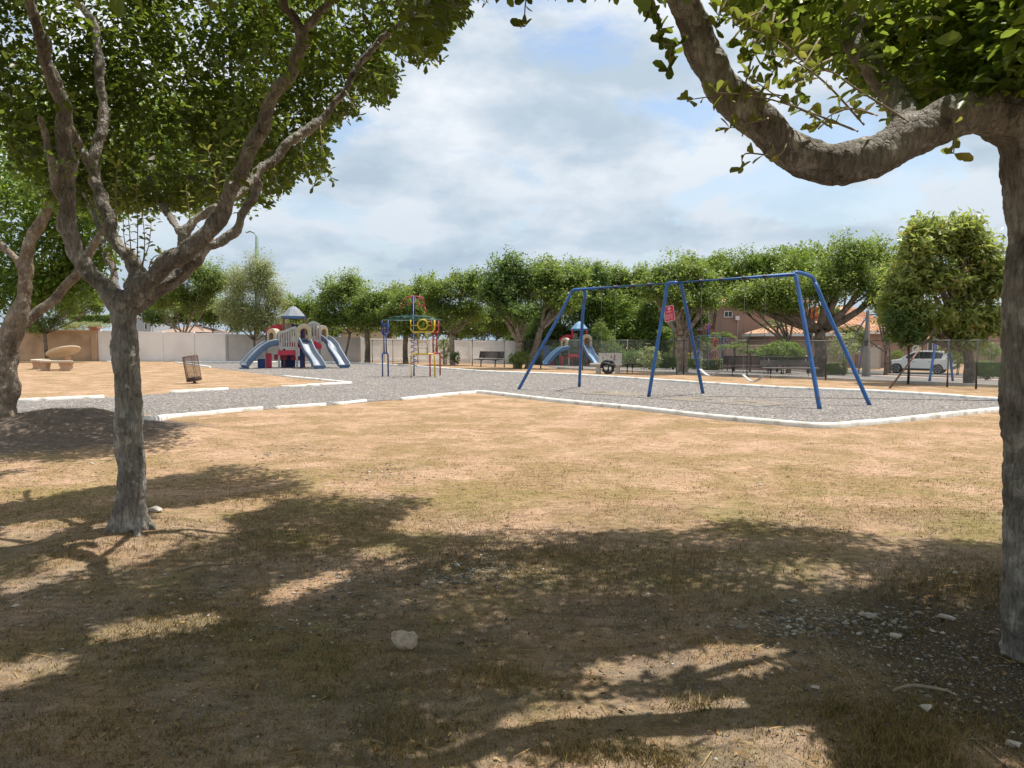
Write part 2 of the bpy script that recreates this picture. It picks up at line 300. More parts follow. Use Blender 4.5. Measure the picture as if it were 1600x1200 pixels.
# ------------------------------------------------------------------ mesh helpers
COL = sc.collection
def frame_axes(d):
    d = Vector(d).normalized(); a = Vector((0, 0, 1)) if abs(d.z) < .9 else Vector((1, 0, 0))
    x = d.cross(a).normalized(); return x, x.cross(d).normalized()
class MB:
    def __init__(s): s.v = []; s.f = []
    def add(s, vs, fs):
        o = len(s.v); s.v += [tuple(p) for p in vs]; s.f += [[i+o for i in f] for f in fs]; return s
    def box(s, c, size, rz=0, rot=None):
        hx, hy, hz = size[0]/2, size[1]/2, size[2]/2
        m = rot if rot is not None else Matrix.Rotation(rz, 3, 'Z')
        vs = [Vector(c)+m@Vector((x*hx, y*hy, z*hz)) for x in (-1, 1) for y in (-1, 1) for z in (-1, 1)]
        return s.add(vs, [[0, 1, 3, 2], [4, 6, 7, 5], [0, 4, 5, 1], [2, 3, 7, 6], [0, 2, 6, 4], [1, 5, 7, 3]])
    def tube(s, pts, r, seg=8, closed=False, wob=0, caps=True):
        pts = [Vector(p) for p in pts]; n = len(pts); rs = r if isinstance(r, (list, tuple)) else [r]*n
        vs = []; up = None
        for i, p in enumerate(pts):
            if closed: d = pts[(i+1) % n]-pts[i-1]
            else: d = pts[min(i+1, n-1)]-pts[max(i-1, 0)]
            d = d.normalized() if d.length > 1e-9 else Vector((0, 0, 1))
            if up is None: x, y = frame_axes(d)
            else:
                x = (up-d*up.dot(d)); x = x.normalized() if x.length > 1e-6 else frame_axes(d)[0]; y = d.cross(x)
            up = x
            for k in range(seg):
                a = 2*math.pi*k/seg; rr = rs[i]*(1+wob*noise.noise((p.x*3+math.cos(a), p.y*3+math.sin(a), p.z*3)) if wob else 1)
                vs.append(p+x*math.cos(a)*rr+y*math.sin(a)*rr)
        fs = []
        for i in range(n if closed else n-1):
            for k in range(seg):
                j = (i+1) % n; k2 = (k+1) % seg
                fs.append([i*seg+k, i*seg+k2, j*seg+k2, j*seg+k])
        if caps and not closed: fs += [[k for k in range(seg)][::-1], [(n-1)*seg+k for k in range(seg)]]
        return s.add(vs, fs)
    def lathe(s, prof, seg=16, c=(0, 0, 0)):
        vs = []; c = Vector(c)
        for r, z in prof:
            for k in range(seg): a = 2*math.pi*k/seg; vs.append(c+Vector((r*math.cos(a), r*math.sin(a), z)))
        fs = [[i*seg+k, i*seg+(k+1) % seg, (i+1)*seg+(k+1) % seg, (i+1)*seg+k] for i in range(len(prof)-1) for k in range(seg)]
        fs += [[k for k in range(seg)][::-1], [(len(prof)-1)*seg+k for k in range(seg)]]
        return s.add(vs, fs)
    def prism(s, outline, y0, y1, mtx=None):   # outline in x,z, extruded along y
        n = len(outline); vs = [Vector((x, y0, z)) for x, z in outline]+[Vector((x, y1, z)) for x, z in outline]
        if mtx is not None: vs = [mtx@v for v in vs]
        return s.add(vs, [list(range(n)), [n+i for i in range(n)][::-1]]+[[i, n+i, n+(i+1) % n, (i+1) % n] for i in range(n)])
    def ring_prism(s, outer, inner, y0, y1):   # outer and inner with equal counts
        n = len(outer); vs = []
        for y in (y0, y1):
            vs += [Vector((x, y, z)) for x, z in outer]+[Vector((x, y, z)) for x, z in inner]
        fs = []
        for i in range(n):
            j = (i+1) % n
            fs += [[i, j, n+j, n+i], [2*n+i, 3*n+i, 3*n+j, 2*n+j], [i, 2*n+i, 2*n+j, j], [n+i, n+j, 3*n+j, 3*n+i]]
        return s.add(vs, fs)
def link(name, me, m, parent=None):
    o = bpy.data.objects.new(name, me); COL.objects.link(o)
    if m is not None: me.materials.append(M[m] if isinstance(m, str) else m)
    if parent is not None: o.parent = parent
    return o
def obj(name, mb, m, parent=None, smooth=False, org=None, bevel=0):
    vs = mb.v if org is None else [(v[0]-org[0], v[1]-org[1], v[2]-org[2]) for v in mb.v]
    me = bpy.data.meshes.new(name); me.from_pydata(vs, [], mb.f); me.update()
    bm = bmesh.new(); bm.from_mesh(me); bmesh.ops.recalc_face_normals(bm, faces=bm.faces)
    if bevel: bmesh.ops.bevel(bm, geom=[e for e in bm.edges if len(e.link_faces) == 2 and e.calc_face_angle(0) > .6], offset=bevel, segments=2, affect='EDGES', clamp_overlap=True)
    bm.to_mesh(me); bm.free()
    if smooth:
        me.polygons.foreach_set('use_smooth', [True]*len(me.polygons))
    return link(name, me, m, parent)
def tag(o, label=None, cat=None, group=None, kind=None):
    if label: o['label'] = label
    if cat: o['category'] = cat
    if group: o['group'] = group
    if kind: o['kind'] = kind
    return o
def thing(name, label, cat, loc=(0, 0, 0), rz=0, group=None):
    o = bpy.data.objects.new(name, None); COL.objects.link(o); o.location = loc; o.rotation_euler = (0, 0, rz); o.empty_display_size = .2
    return tag(o, label, cat, group)
def copy_tree(o, parent=None):
    c = o.copy(); COL.objects.link(c)
    if parent is not None: c.parent = parent
    for ch in list(o.children): copy_tree(ch, c)
    return c
def np_mesh(name, V, Fq, m, parent=None, rnd=None, smooth=False):
    me = bpy.data.meshes.new(name); V = np.asarray(V, np.float32); Fq = np.asarray(Fq, np.int32)
    k = Fq.shape[1]; me.vertices.add(len(V)); me.vertices.foreach_set('co', V.ravel())
    me.loops.add(Fq.size); me.loops.foreach_set('vertex_index', Fq.ravel())
    me.polygons.add(len(Fq)); me.polygons.foreach_set('loop_start', np.arange(0, Fq.size, k, dtype=np.int32)); me.polygons.foreach_set('loop_total', np.full(len(Fq), k, np.int32))
    if rnd is not None:
        a = me.attributes.new('rnd', 'FLOAT', 'POINT'); a.data.foreach_set('value', np.asarray(rnd, np.float32))
    me.update(calc_edges=True)
    if smooth: me.polygons.foreach_set('use_smooth', np.ones(len(Fq), bool))
    return link(name, me, m, parent)
def unit(a): return a/np.maximum(np.linalg.norm(a, axis=1, keepdims=True), 1e-9)
def leaves(name, P, Nn, size, m, parent=None, shape='quad', wr=.5, org=(0, 0, 0), dirs=None, rnd=None):
    P = np.asarray(P)-np.asarray(org); n = len(P); Nn = unit(Nn)
    a = rng.normal(size=(n, 3)) if dirs is None else np.asarray(dirs, float)
    u = unit(a-Nn*(a*Nn).sum(1, keepdims=True)); v = np.cross(Nn, u)
    s = np.asarray(size)[:, None]*np.ones((n, 1))
    if shape == 'quad': T = np.array([(0, 0, 0), (.5, .5*wr, .10), (1, 0, -.05), (.5, -.5*wr, .10)]); fq = [[0, 1, 2, 3]]
    else: T = np.array([(0, 0, 0), (.32, .30*wr, .05), (.70, .5*wr, .07), (1, 0, -.08), (.70, -.5*wr, .07), (.32, -.30*wr, .05)]); fq = [[0, 1, 2, 3], [0, 3, 4, 5]]
    if shape == 'round': T = np.array([(0, 0, 0), (.5, 0, -.03), (1, 0, -.10), (.30, .28*wr, .05), (.66, .5*wr, .06), (.93, .28*wr, .0), (.30, -.28*wr, .05), (.66, -.5*wr, .06), (.93, -.28*wr, .0)]); fq = [[0, 1, 4, 3], [1, 2, 5, 4], [0, 6, 7, 1], [1, 7, 8, 2]]
    k = len(T)
    V = (P[:, None, :]+s[:, None, :]*(T[None, :, 0:1]*u[:, None, :]+T[None, :, 1:2]*v[:, None, :]+T[None, :, 2:3]*Nn[:, None, :])).reshape(-1, 3)
    Fq = (np.arange(n)[:, None, None]*k+np.array(fq)[None]).reshape(-1, 4)
    if rnd is None: rnd = rng.random(n)
    return np_mesh(name, V, Fq, m, parent, np.repeat(rnd, k))
def smooth_path(pts, rs, sub=5):
    P = [Vector(p) for p in pts]; out = []; ro = []; n = len(P)
    for i in range(n-1):
        p0, p1, p2, p3 = P[max(i-1, 0)], P[i], P[i+1], P[min(i+2, n-1)]
        for k in range(sub):
            t = k/sub; t2 = t*t; t3 = t2*t
            out.append(.5*((2*p1)+(p2-p0)*t+(2*p0-5*p1+4*p2-p3)*t2+(-p0+3*p1-3*p2+p3)*t3)); ro.append(rs[i]*(1-t)+rs[i+1]*t)
    out.append(P[-1]); ro.append(rs[-1]); return out, ro

# ------------------------------------------------------------------ ground, gravel, road, kerbs
def axis(fine_lo, fine_hi, st, mid, mst, far):
    a = list(np.arange(fine_lo, fine_hi, st)); lo = fine_lo; hi = fine_hi
    l1 = list(np.arange(lo-mst, mid[0], -mst))[::-1]; h1 = list(np.arange(hi, mid[1], mst))
    return np.array([-far, -far*.5, -far*.25, -120]+l1+a+h1+[120, far*.25, far*.5, far])
xs = axis(-5.5, 5.5, .075, (-60, 70), .8, 900)
ys = np.array([-60, -20, -5, 0, 1]+list(np.arange(2, 9.5, .075))+list(np.arange(9.5, 20, .3))+list(np.arange(20, 100, 1.2))+[110, 130, 180, 300, 600, 1200])
XX, YY = np.meshgrid(xs, ys); ZZ = np.array([[gz(float(x), float(y)) for x in xs] for y in ys])
nx, ny = len(xs), len(ys); idx = np.arange(nx*ny).reshape(ny, nx)
Fg = np.stack([idx[:-1, :-1], idx[:-1, 1:], idx[1:, 1:], idx[1:, :-1]], -1).reshape(-1, 4)
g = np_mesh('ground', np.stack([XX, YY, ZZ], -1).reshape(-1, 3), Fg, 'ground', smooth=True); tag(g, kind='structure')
def sheet(name, pts, m, off):
    me = bpy.data.meshes.new(name); bm = bmesh.new(); vs = [bm.verts.new((p.x, p.y, p.z+off)) for p in pts]; f = bm.faces.new(vs)
    if f.normal.z < 0: f.normal_flip()
    bmesh.ops.triangulate(bm, faces=bm.faces[:]); bm.normal_update()
    for q in bm.faces:
        if q.normal.z < 0: q.normal_flip()
    bm.to_mesh(me); bm.free(); return tag(link(name, me, m), kind='structure')
near_edge = [(745, 614), (800, 620), (860, 627.5), (930, 634.5), (1000, 641), (1075, 650), (1150, 658), (1225, 664.5), (1285, 669), (1340, 665), (1400, 660), (1480, 651), (1575, 641), (1700, 628)]
left_edge = [(745, 614), (700, 618), (640, 624), (600, 626), (560, 630), (500, 634), (440, 638), (370, 643), (300, 650), (232, 656)]
far_edge = [(1700, 637-6), (1570, 627), (1480, 620), (1360, 613), (1230, 608), (1100, 600), (980, 592), (900, 587), (830, 584), (760, 581.5), (700, 577), (650, 573), (600, 570), (545, 567.3)]
P0 = lambda q: Vector((G(*q).x, G(*q).y, 0))
isl = [(548, 599.5), (445, 589), (400, 583), (350, 577), (328, 574), (274, 567)]
isl_low = [(548, 599.5), (440, 604.5), (355, 608), (265, 614.5), (160, 621.5), (28, 628.5)]
poly = [P0(q) for q in near_edge[::-1]]+[P0(q) for q in left_edge[1:]]+[P0((100, 668)), P0((-250, 690)), P0((-300, 644))]+[P0(q) for q in isl_low[::-1]]+[P0(q) for q in isl[1:]]+[P0((290, 566.8)), P0((420, 566.8))]+[P0(q) for q in far_edge[::-1]]
sheet('gravel', poly, 'gravel', .006)
def kerb(name, pts, w=.13, h=.09, m='white_kerb', sub=4):
    q = [G(*p) for p in pts]; q, _ = smooth_path(q, [1]*len(q), 2) if len(q) > 2 else (q, 0)
    mb = MB(); prof = [(-w/2, -.05), (-w/2, h*.55), (-w*.3, h*.92), (0, h), (w*.3, h*.92), (w/2, h*.55), (w/2, -.05)]; k = len(prof); vs = []
    for i, p in enumerate(q):
        d = q[min(i+1, len(q)-1)]-q[max(i-1, 0)]; d.z = 0; d.normalize(); s = Vector((d.y, -d.x, 0))
        j = .012*noise.noise((p.x*1.5, p.y*1.5, 5))
        for a, b in prof: vs.append(p+s*(a+j)+Vector((0, 0, b+.6*j)))
    fs = [[i*k+a, i*k+a+1, (i+1)*k+a+1, (i+1)*k+a] for i in range(len(q)-1) for a in range(k-1)]+[list(range(k)), [(len(q)-1)*k+a for a in range(k)]]
    mb.add(vs, fs); return tag(obj(name, mb, m, smooth=True), kind='structure')
kerb('kerb', [(745, 614)]+near_edge[1:], .13, .10)
kerb('kerb', [(745, 614), (700, 617.8), (640, 624), (626, 625)], .12, .075)
kerb('kerb', [(571, 627.5), (545, 630.5), (524, 632.5)], .115, .065)
kerb('kerb', [(508, 633.5), (470, 636), (440, 638), (432, 639)], .115, .065)
kerb('kerb', [(410, 640.5), (370, 643), (330, 647.5), (300, 650), (262, 653.5), (228, 657)], .13, .08)
kerb('kerb', far_edge[::-1], .13, .09)
kerb('kerb', [(290, 566.9), (350, 567), (420, 567), (480, 567), (545, 567.3)], .2, .12)
kerb('kerb', [(445, 589), (500, 594.6), (548, 599.5)], .13, .08)
kerb('kerb', [(548, 599.5), (525, 600.8), (500, 602), (480, 603)], .12, .08); kerb('kerb', [(498, 602.6), (470, 603.8), (440, 604.8)], .12, .06)
kerb('kerb', [(356, 609), (310, 611.5), (266, 614.5)], .13, .08); kerb('kerb', [(162, 621.5), (95, 625), (28, 628.5)], .13, .09)
kerb('kerb', [(328, 574.5), (300, 570.5), (274, 567)], .14, .10); kerb('kerb', [(168, 565.2), (172, 565.4), (176, 565.2)], .115, .065)
# beyond the chain-link fence
g2n = [(835, 577.5), (900, 579.5), (1000, 582.5), (1170, 589), (1300, 594), (1420, 600), (1600, 610)]
g2f = [(1600, 594), (1527, 592.5), (1400, 587.5), (1190, 578.5), (1090, 575.3), (1000, 572.8), (850, 571)]
def inside(p, dmin=.6):
    d = fence_d(p.x, p.y)
    if d < dmin: p = p+Vector((.751, .661, 0))*(dmin-d); p.z = gz(p.x, p.y)
    return p
sheet('gravel', [inside(G(*q)) for q in g2n]+[G(*q) for q in g2f], 'gravel', .02)
def kerb_w(pts3, w, h):
    mb = MB()
    for a, b in zip(pts3[:-1], pts3[1:]):
        d = (b-a); L_ = d.length; mb.box((a+b)/2+Vector((0, 0, h/2-.02)), (L_, w, h+.04), rot=Matrix.Rotation(math.atan2(d.y, d.x), 3, 'Z')@Matrix.Rotation(-math.atan2(d.z, math.hypot(d.x, d.y)), 3, 'Y'))
    return tag(obj('kerb', mb, 'concrete'), kind='structure')
kerb_w([inside(G(*q), .5) for q in g2n], .16, .10)
kerb_w([G(*q) for q in g2f], .22, .14)
# street and driveway at the far right
def flat(x, y): return Vector((x, y, -.875))
dirf = Vector((.661, -.751, 0)); nf = Vector((.751, .661, 0)); o0 = Vector((-2.5, 46, 0))
def FD(d, s): p = o0+nf*d+dirf*s; return Vector((p.x, p.y, gz(p.x, p.y)))
sheet('road', [FD(26, -60), FD(26, 60), FD(32.5, 60), FD(32.5, -60)], 'asphalt', .015)
sheet('driveway', [FD(18.5, 9), FD(18.5, 30), FD(24.9, 30), FD(24.9, 9)], 'drive', .03)

# ------------------------------------------------------------------ trees
UP = np.array([0, 0, 1.])
def cluster_leaves(C, Cn, per, sig, size, jitter=.35):
    n = len(C); P = np.repeat(C, per, 0)+rng.normal(size=(n*per, 3))*np.array([sig, sig, sig*.7])
    Nn = np.repeat(Cn, per, 0)*.5+UP*.45+rng.normal(size=(n*per, 3))*.55
    S = size*(1+jitter*rng.normal(size=n*per)).clip(.5, 1.7)
    r = np.repeat(rng.random(n), per)*.55+rng.random(n*per)*.45
    return P, Nn, S, r
def blob_clusters(c, rad, n, seed=0):
    d = unit(rng.normal(size=(n, 3))); keep = rng.random(n) < np.where(d[:, 2] < -.35, .55, 1); d = d[keep]; n = len(d)
    wob = np.array([noise.noise((float(a[0])*2.1+seed, float(a[1])*2.1, float(a[2])*2.1)) for a in d])
    r = (.55+.47*rng.random(n)**.6)*(1+.34*wob)
    return np.asarray(c)+d*r[:, None]*np.asarray(rad), d
def tree(label, base, blobs, m='leaf_mid', trunk_r=.14, fork=1.5, leaf=.13, dens=1.0, group='trees round the playground', bark='bark_far', wr=.5, name='tree', depth=None, off=None, forkpx=None, cat='tree', per=13, sig=.17, wisps=14, openk=1.0, limbk=1.0):
    b = G(*base) if depth is None else Vector((D(base[0], base[1], depth).x, depth, 0))
    b.z = gz(b.x, b.y); t = thing(name, label, cat, b, 0, group); org = np.array(b); trunk_r *= .68
    fp = b+Vector((0, 0, fork)) if forkpx is None else D(forkpx[0], forkpx[1], b.y)
    mb = MB(); mid = (b+fp)/2+Vector((random.uniform(-.06, .06), 0, 0))
    pts, rs = smooth_path([b-Vector((0, 0, .15)), b+Vector((0, 0, .08)), mid, fp], [trunk_r*1.5, trunk_r*1.22, trunk_r, trunk_r*.95], 4); mb.tube(pts, rs, 9, wob=.25)
    LP = []; LN = []; LS = []; LR = []
    for i, bl in enumerate(blobs):
        cx, cy, rx, ry = bl[:4]; dy = bl[4] if len(bl) > 4 else random.uniform(-.5, .5)*rx*b.y/F
        c = D(cx, cy, b.y+dy); s = c.y/F; of = 1.1 if openk < 1.5 else .92; rad = (rx*s*of, max(rx*s*.9, ry*s*.85), ry*s*of)
        area = (rad[0]*rad[2]+rad[0]*rad[1]+rad[1]*rad[2])*4.2
        n = int(area*dens*13*(.15/max(leaf, .1))**1.2)+12
        K = int((9 if ry > 16 else 6)*openk); CC = []; NN = []; RR = []
        for kk in range(K):
            pd = unit(rng.normal(size=(1, 3))+np.array([[0, 0, .15]]))[0]; pr = rng.uniform(.34, .52)/openk**.6; pc_ = np.array(c)+pd*np.array(rad)*(1-pr)*rng.uniform(.75, 1.12)
            C1, N1 = blob_clusters(pc_, np.array(rad)*pr, int(n/K*.95)+6, i*3.7+kk); CC.append(C1); NN.append(N1*.7+pd*.3); RR.append(np.full(len(C1), rng.uniform(-.30, .26)))
        C1, N1 = blob_clusters(c, np.array(rad)*.72, int(n*.18/openk**3)+4, i); CC.append(C1); NN.append(N1); RR.append(np.zeros(len(C1)))
        C = np.vstack(CC); Cn = np.vstack(NN); Ro = np.concatenate(RR)
        # stray sprays that break the outline
        k = max(3, int(wisps*rad[0]/1.6)); wd = unit(rng.normal(size=(k, 3))*np.array([1, 1, .8])+np.array([0, 0, .75])); W = np.array(c)+wd*np.array(rad)*(1.0+.16*rng.random((k, 1))); up_ = unit(wd+np.array([0, 0, .9])); st = rng.uniform(.10, .24, (k, 1))
        C = np.vstack([C, W, W+up_*st, W+up_*st*2, W-wd*.18]); Cn = np.vstack([Cn]+[wd]*4)
        P, Nn, S, r = cluster_leaves(C, Cn, per, sig, leaf); r = np.clip(r+np.repeat(np.concatenate([Ro, np.zeros(4*k)+.12]), per), 0, 1); LP.append(P); LN.append(Nn); LS.append(S); LR.append(r)
        tgt = Vector(c)-Vector((0, 0, rad[2]*.1)); q = (fp+tgt)/2+Vector((0, 0, -rad[2]*.28))+Vector((tgt-fp).normalized())*.1
        p2, r2 = smooth_path([fp-Vector((0, 0, .1)), q, tgt, tgt+Vector((random.uniform(-.3, .3)*rad[0], 0, rad[2]*.6))], [trunk_r*.6*limbk, trunk_r*.42*limbk, trunk_r*.22*limbk, trunk_r*.08], 4); mb.tube(p2, r2, 6, wob=.2)
        for _ in range(4):
            e = Vector(c)+Vector((random.uniform(-.8, .8)*rad[0], random.uniform(-.8, .8)*rad[1], random.uniform(-.2, .8)*rad[2]))
            p3, r3 = smooth_path([q, (q+e)/2+Vector((0, 0, -.1)), e], [trunk_r*.22, trunk_r*.12, .012], 3); mb.tube(p3, r3, 5)
    obj('trunk', mb, bark, t, True, org)
    leaves('crown', np.vstack(LP), np.vstack(LN), np.concatenate(LS), m, t, org=org, rnd=np.concatenate(LR), wr=wr)
    return t
GR = 'trees round the playground'
tree('small forked tree in front of the white wall behind the tilted wire basket', (283, 562), [(270, 455, 26, 24), (312, 445, 30, 28), (340, 440, 22, 26), (250, 470, 24, 20), (300, 475, 34, 18), (295, 425, 26, 14)], 'leaf_mid', .16, forkpx=(285, 530), leaf=.14, bark='bark_pale')
tree('bushy tree filling the gap behind the small forked tree by the wall', (330, 560), [(335, 490, 26, 26), (245, 490, 24, 20), (372, 500, 22, 24), (215, 480, 20, 16)], 'leaf_dark', .15, depth=64, leaf=.16, group='trees behind the boundary wall')
tree('tall feathery pale green tree left of the grey roofed play tower', (397, 564), [(372, 450, 16, 26), (400, 436, 18, 30), (425, 465, 18, 30), (385, 495, 30, 28), (415, 510, 30, 24), (360, 485, 18, 22), (412, 425, 10, 16)], 'leaf_pale', .12, depth=53, forkpx=(397, 530), leaf=.12, wr=.42, dens=1.1, per=13, sig=.26, wisps=34)
tree('light green tree top showing behind the roof of the near play tower', (468, 560), [(462, 485, 20, 18), (488, 488, 18, 20), (448, 480, 10, 14)], 'leaf_bright', .14, depth=66, leaf=.16, wisps=20, group='trees behind the boundary wall')
tree('tree with slanting thin trunk right of the near play tower', (537, 562), [(520, 470, 26, 30), (545, 452, 26, 20), (560, 490, 26, 24), (508, 498, 16, 22), (540, 500, 26, 18)], 'leaf_mid', .11, depth=52, forkpx=(547, 520), leaf=.15)
tree('thick trunked tree just left of the blue climbing frame legs', (574, 565), [(575, 475, 24, 24), (600, 478, 22, 22), (568, 505, 24, 16), (592, 500, 22, 16)], 'leaf_mid', .26, depth=51, forkpx=(573, 518), leaf=.15)
tree('low tree seen through the climbing frame behind the red top loops', (634, 566), [(628, 480, 22, 22), (645, 490, 22, 20), (615, 492, 18, 16), (640, 515, 20, 12)], 'leaf_mid', .24, depth=50, forkpx=(634, 520), leaf=.15)
tree('bright bushy tree far behind the climbing frame ring', (655, 560), [(655, 478, 20, 16), (610, 475, 18, 16), (668, 500, 16, 20)], 'leaf_bright', .15, depth=64, leaf=.17, group='trees behind the boundary wall')
tree('forked tree right of the climbing frame with limb leaning right', (707, 570.5), [(690, 458, 26, 24), (722, 445, 28, 18), (745, 455, 22, 24), (700, 490, 28, 20), (738, 488, 20, 18), (672, 475, 14, 20)], 'leaf_mid', .23, forkpx=(706, 522), leaf=.15, bark='bark_pale')
tree('tall dark round crowned tree standing behind the black metal bench', (808, 575.5), [(800, 435, 34, 28), (782, 465, 32, 28), (828, 450, 30, 32), (805, 485, 36, 18), (770, 450, 18, 22), (800, 415, 16, 14)], 'leaf_dark', .30, forkpx=(812, 535), limbk=1.3, leaf=.15, bark='bark_pale', dens=1.1)
tree('broad tree on a leaning limb left of the far play tower', (825, 575.5), [(872, 450, 30, 26), (895, 440, 20, 24), (880, 475, 28, 18), (858, 432, 18, 18)], 'leaf_mid', .24, forkpx=(845, 512), limbk=1.3, leaf=.15, bark='bark_pale')
for lab, bx, bls, mm, dd in [
    ('dark tree forming the skyline above the far play tower', 905, [(880, 435, 22, 16), (905, 440, 26, 22), (930, 445, 26, 24), (905, 480, 36, 30), (860, 500, 26, 30)], 'leaf_dark', 62),
    ('rounded green tree on the skyline left of the middle swing legs', 960, [(955, 440, 24, 18), (985, 450, 22, 22), (960, 470, 34, 24), (1000, 460, 16, 22)], 'leaf_mid', 66),
    ('mass of glossy bright leaves right behind the cone shaped shrub', 975, [(955, 490, 28, 24), (985, 505, 30, 26), (960, 525, 32, 24), (1000, 530, 26, 24), (1030, 540, 22, 22), (930, 475, 22, 24)], 'leaf_bright', 61),
    ('dull green tree between the bright foliage and the red sign', 1025, [(1020, 480, 22, 26), (1035, 505, 24, 22), (1010, 500, 18, 20)], 'leaf_mid', 60),
    ('dense dark tree in the gap between the benches and the far play tower', 850, [(845, 520, 26, 34), (820, 540, 26, 26), (870, 530, 22, 26), (905, 530, 30, 26)], 'leaf_dark', 64),
    ('dim bushy tree filling the background behind the round crowned tree', 765, [(760, 500, 28, 22), (735, 510, 18, 20), (785, 505, 20, 24)], 'leaf_mid', 63)]:
    tree(lab, (bx, 560), bls, mm, .2, depth=dd, leaf=.17 if mm != 'leaf_bright' else .2, group='trees behind the boundary wall')
for lab, bx, bls, mm, dd in [
    ('lanky tree filling the skyline left of the forked tree by the climbing frame', 650, [(640, 470, 24, 22), (665, 455, 20, 22), (615, 470, 20, 18)], 'leaf_mid', 60),
    ('tree with upright sprays on the skyline right of the round crowned tree', 865, [(850, 430, 20, 20), (865, 425, 14, 14), (890, 428, 18, 14), (840, 450, 20, 24), (915, 432, 20, 16)], 'leaf_mid', 63),
    ('tree topping the skyline between the round and the red sign trees', 985, [(940, 432, 20, 16), (965, 435, 18, 14), (1000, 440, 20, 20), (1022, 455, 20, 24)], 'leaf_mid', 65),
    ('tree filling the skyline between the sign tree and the flat topped tree', 1110, [(1100, 425, 22, 18), (1120, 440, 24, 24), (1075, 415, 16, 12), (1130, 412, 16, 12)], 'leaf_mid', 58),
    ('tree closing the skyline gap above the swing set right end', 1265, [(1255, 415, 26, 20), (1280, 410, 22, 20), (1230, 405, 18, 12), (1265, 440, 30, 24)], 'leaf_bright', 50),
    ('tree bridging the gap between the umbrella tree and the mango tree', 1385, [(1370, 410, 24, 26), (1390, 430, 20, 30), (1350, 395, 20, 16)], 'leaf_mid', 50),
    ('leafy tree low behind the shaded wall right of the near play tower', 500, [(480, 512, 26, 16), (510, 515, 24, 16), (450, 512, 18, 14)], 'leaf_mid', 70),
    ('leafy tree low behind the low white wall left of the climbing frame', 590, [(590, 508, 30, 20), (620, 505, 24, 20), (560, 505, 20, 18)], 'leaf_dark', 72),
    ('leafy tree low behind the low white wall right of the climbing frame', 690, [(680, 508, 28, 20), (715, 512, 26, 18), (650, 508, 20, 18)], 'leaf_mid', 72),
    ('dim broad tree low behind the lone dark bench', 765, [(750, 515, 30, 16), (785, 510, 30, 20), (810, 505, 24, 26), (830, 500, 22, 22)], 'leaf_dark', 70),
    ('broad dark tree behind the middle of the swing crossbar', 930, [(890, 470, 34, 30), (930, 480, 36, 30), (970, 480, 34, 30), (1010, 490, 28, 28)], 'leaf_dark', 70),
    ('shaded tree filling the view under the red sign tree', 1050, [(1035, 520, 22, 20), (1065, 505, 24, 22), (1090, 500, 16, 16)], 'leaf_dark', 64),
    ('dark tree behind the small forked tree beyond the white wall', 300, [(290, 490, 34, 18), (330, 488, 30, 20), (255, 480, 24, 22)], 'leaf_mid', 78)]:
    tree(lab, (bx, 560), bls, mm, .2, depth=dd, leaf=.2, group='trees behind the boundary wall')
tree('spreading tree behind the red sign and middle legs of the swing set', (1067, 584.5), [(1040, 440, 32, 24), (1065, 425, 28, 16), (1090, 445, 32, 24), (1055, 465, 36, 18), (1015, 450, 18, 18), (1105, 470, 24, 16)], 'leaf_mid', .33, forkpx=(1065, 525), limbk=1.3, leaf=.13, bark='bark_pale', dens=1.15)
tree('flat topped tree whose foliage hangs over the swing crossbar', (1232, 575), [(1140, 430, 30, 24), (1175, 420, 32, 22), (1215, 418, 34, 22), (1160, 455, 36, 20), (1250, 425, 26, 24), (1125, 450, 20, 20), (1205, 450, 36, 20)], 'leaf_bright', .2, depth=47, fork=2.0, leaf=.14, dens=1.0, wisps=22)
tree('umbrella shaped tree with thick trunk by the right end of the swing set', (1281, 591), [(1190, 462, 34, 20), (1230, 455, 36, 26), (1310, 425, 40, 34), (1350, 440, 34, 34), (1375, 455, 24, 26), (1330, 400, 30, 24), (1290, 455, 34, 22), (1160, 470, 24, 14), (1225, 480, 30, 12)], 'leaf_mid', .36, forkpx=(1281, 515), limbk=1.5, leaf=.12, bark='bark_far', dens=1.15, wisps=22)
tree('mango tree with long hanging leaves beside the right edge trunk', (1515, 602), [(1428, 400, 24, 22), (1465, 380, 26, 20), (1500, 385, 26, 22), (1535, 412, 26, 22), (1558, 445, 20, 24), (1415, 445, 28, 22), (1465, 440, 30, 22), (1510, 450, 24, 20), (1402, 485, 24, 18), (1445, 500, 28, 18), (1495, 505, 26, 20), (1545, 505, 20, 18), (1505, 535, 26, 14), (1420, 520, 14, 12), (1440, 365, 16, 16), (1505, 360, 18, 14)], 'leaf_mango', .26, forkpx=(1512, 545), leaf=.25, wr=.30, dens=.42, per=11, sig=.15, wisps=44, openk=2.2)
tree('young thin stemmed tree growing at the fence in front of the white car', (1419, 600), [(1410, 515, 16, 16), (1425, 530, 16, 12), (1405, 500, 16, 14)], 'leaf_dark', .06, forkpx=(1419, 540), leaf=.14, wr=.35, wisps=8)
tree('leafy tree far behind the umbrella tree on the right', (1390, 580), [(1385, 470, 24, 20), (1300, 490, 12, 8)], 'leaf_mid', .15, depth=52, leaf=.16)
# left side
tree('slender tree in front of the tan wall behind the round stone table', (74, 566), [(70, 505, 26, 16), (45, 490, 22, 20), (100, 470, 30, 22), (130, 450, 26, 22), (60, 465, 28, 20), (150, 478, 14, 14)], 'leaf_mid', .17, forkpx=(70, 520), leaf=.13)
tree('tree rising behind the tan wall left of the foreground tree', (135, 560), [(125, 480, 22, 16), (150, 465, 20, 18), (105, 490, 14, 12)], 'leaf_pale', .15, depth=68, leaf=.16, group='trees behind the boundary wall')

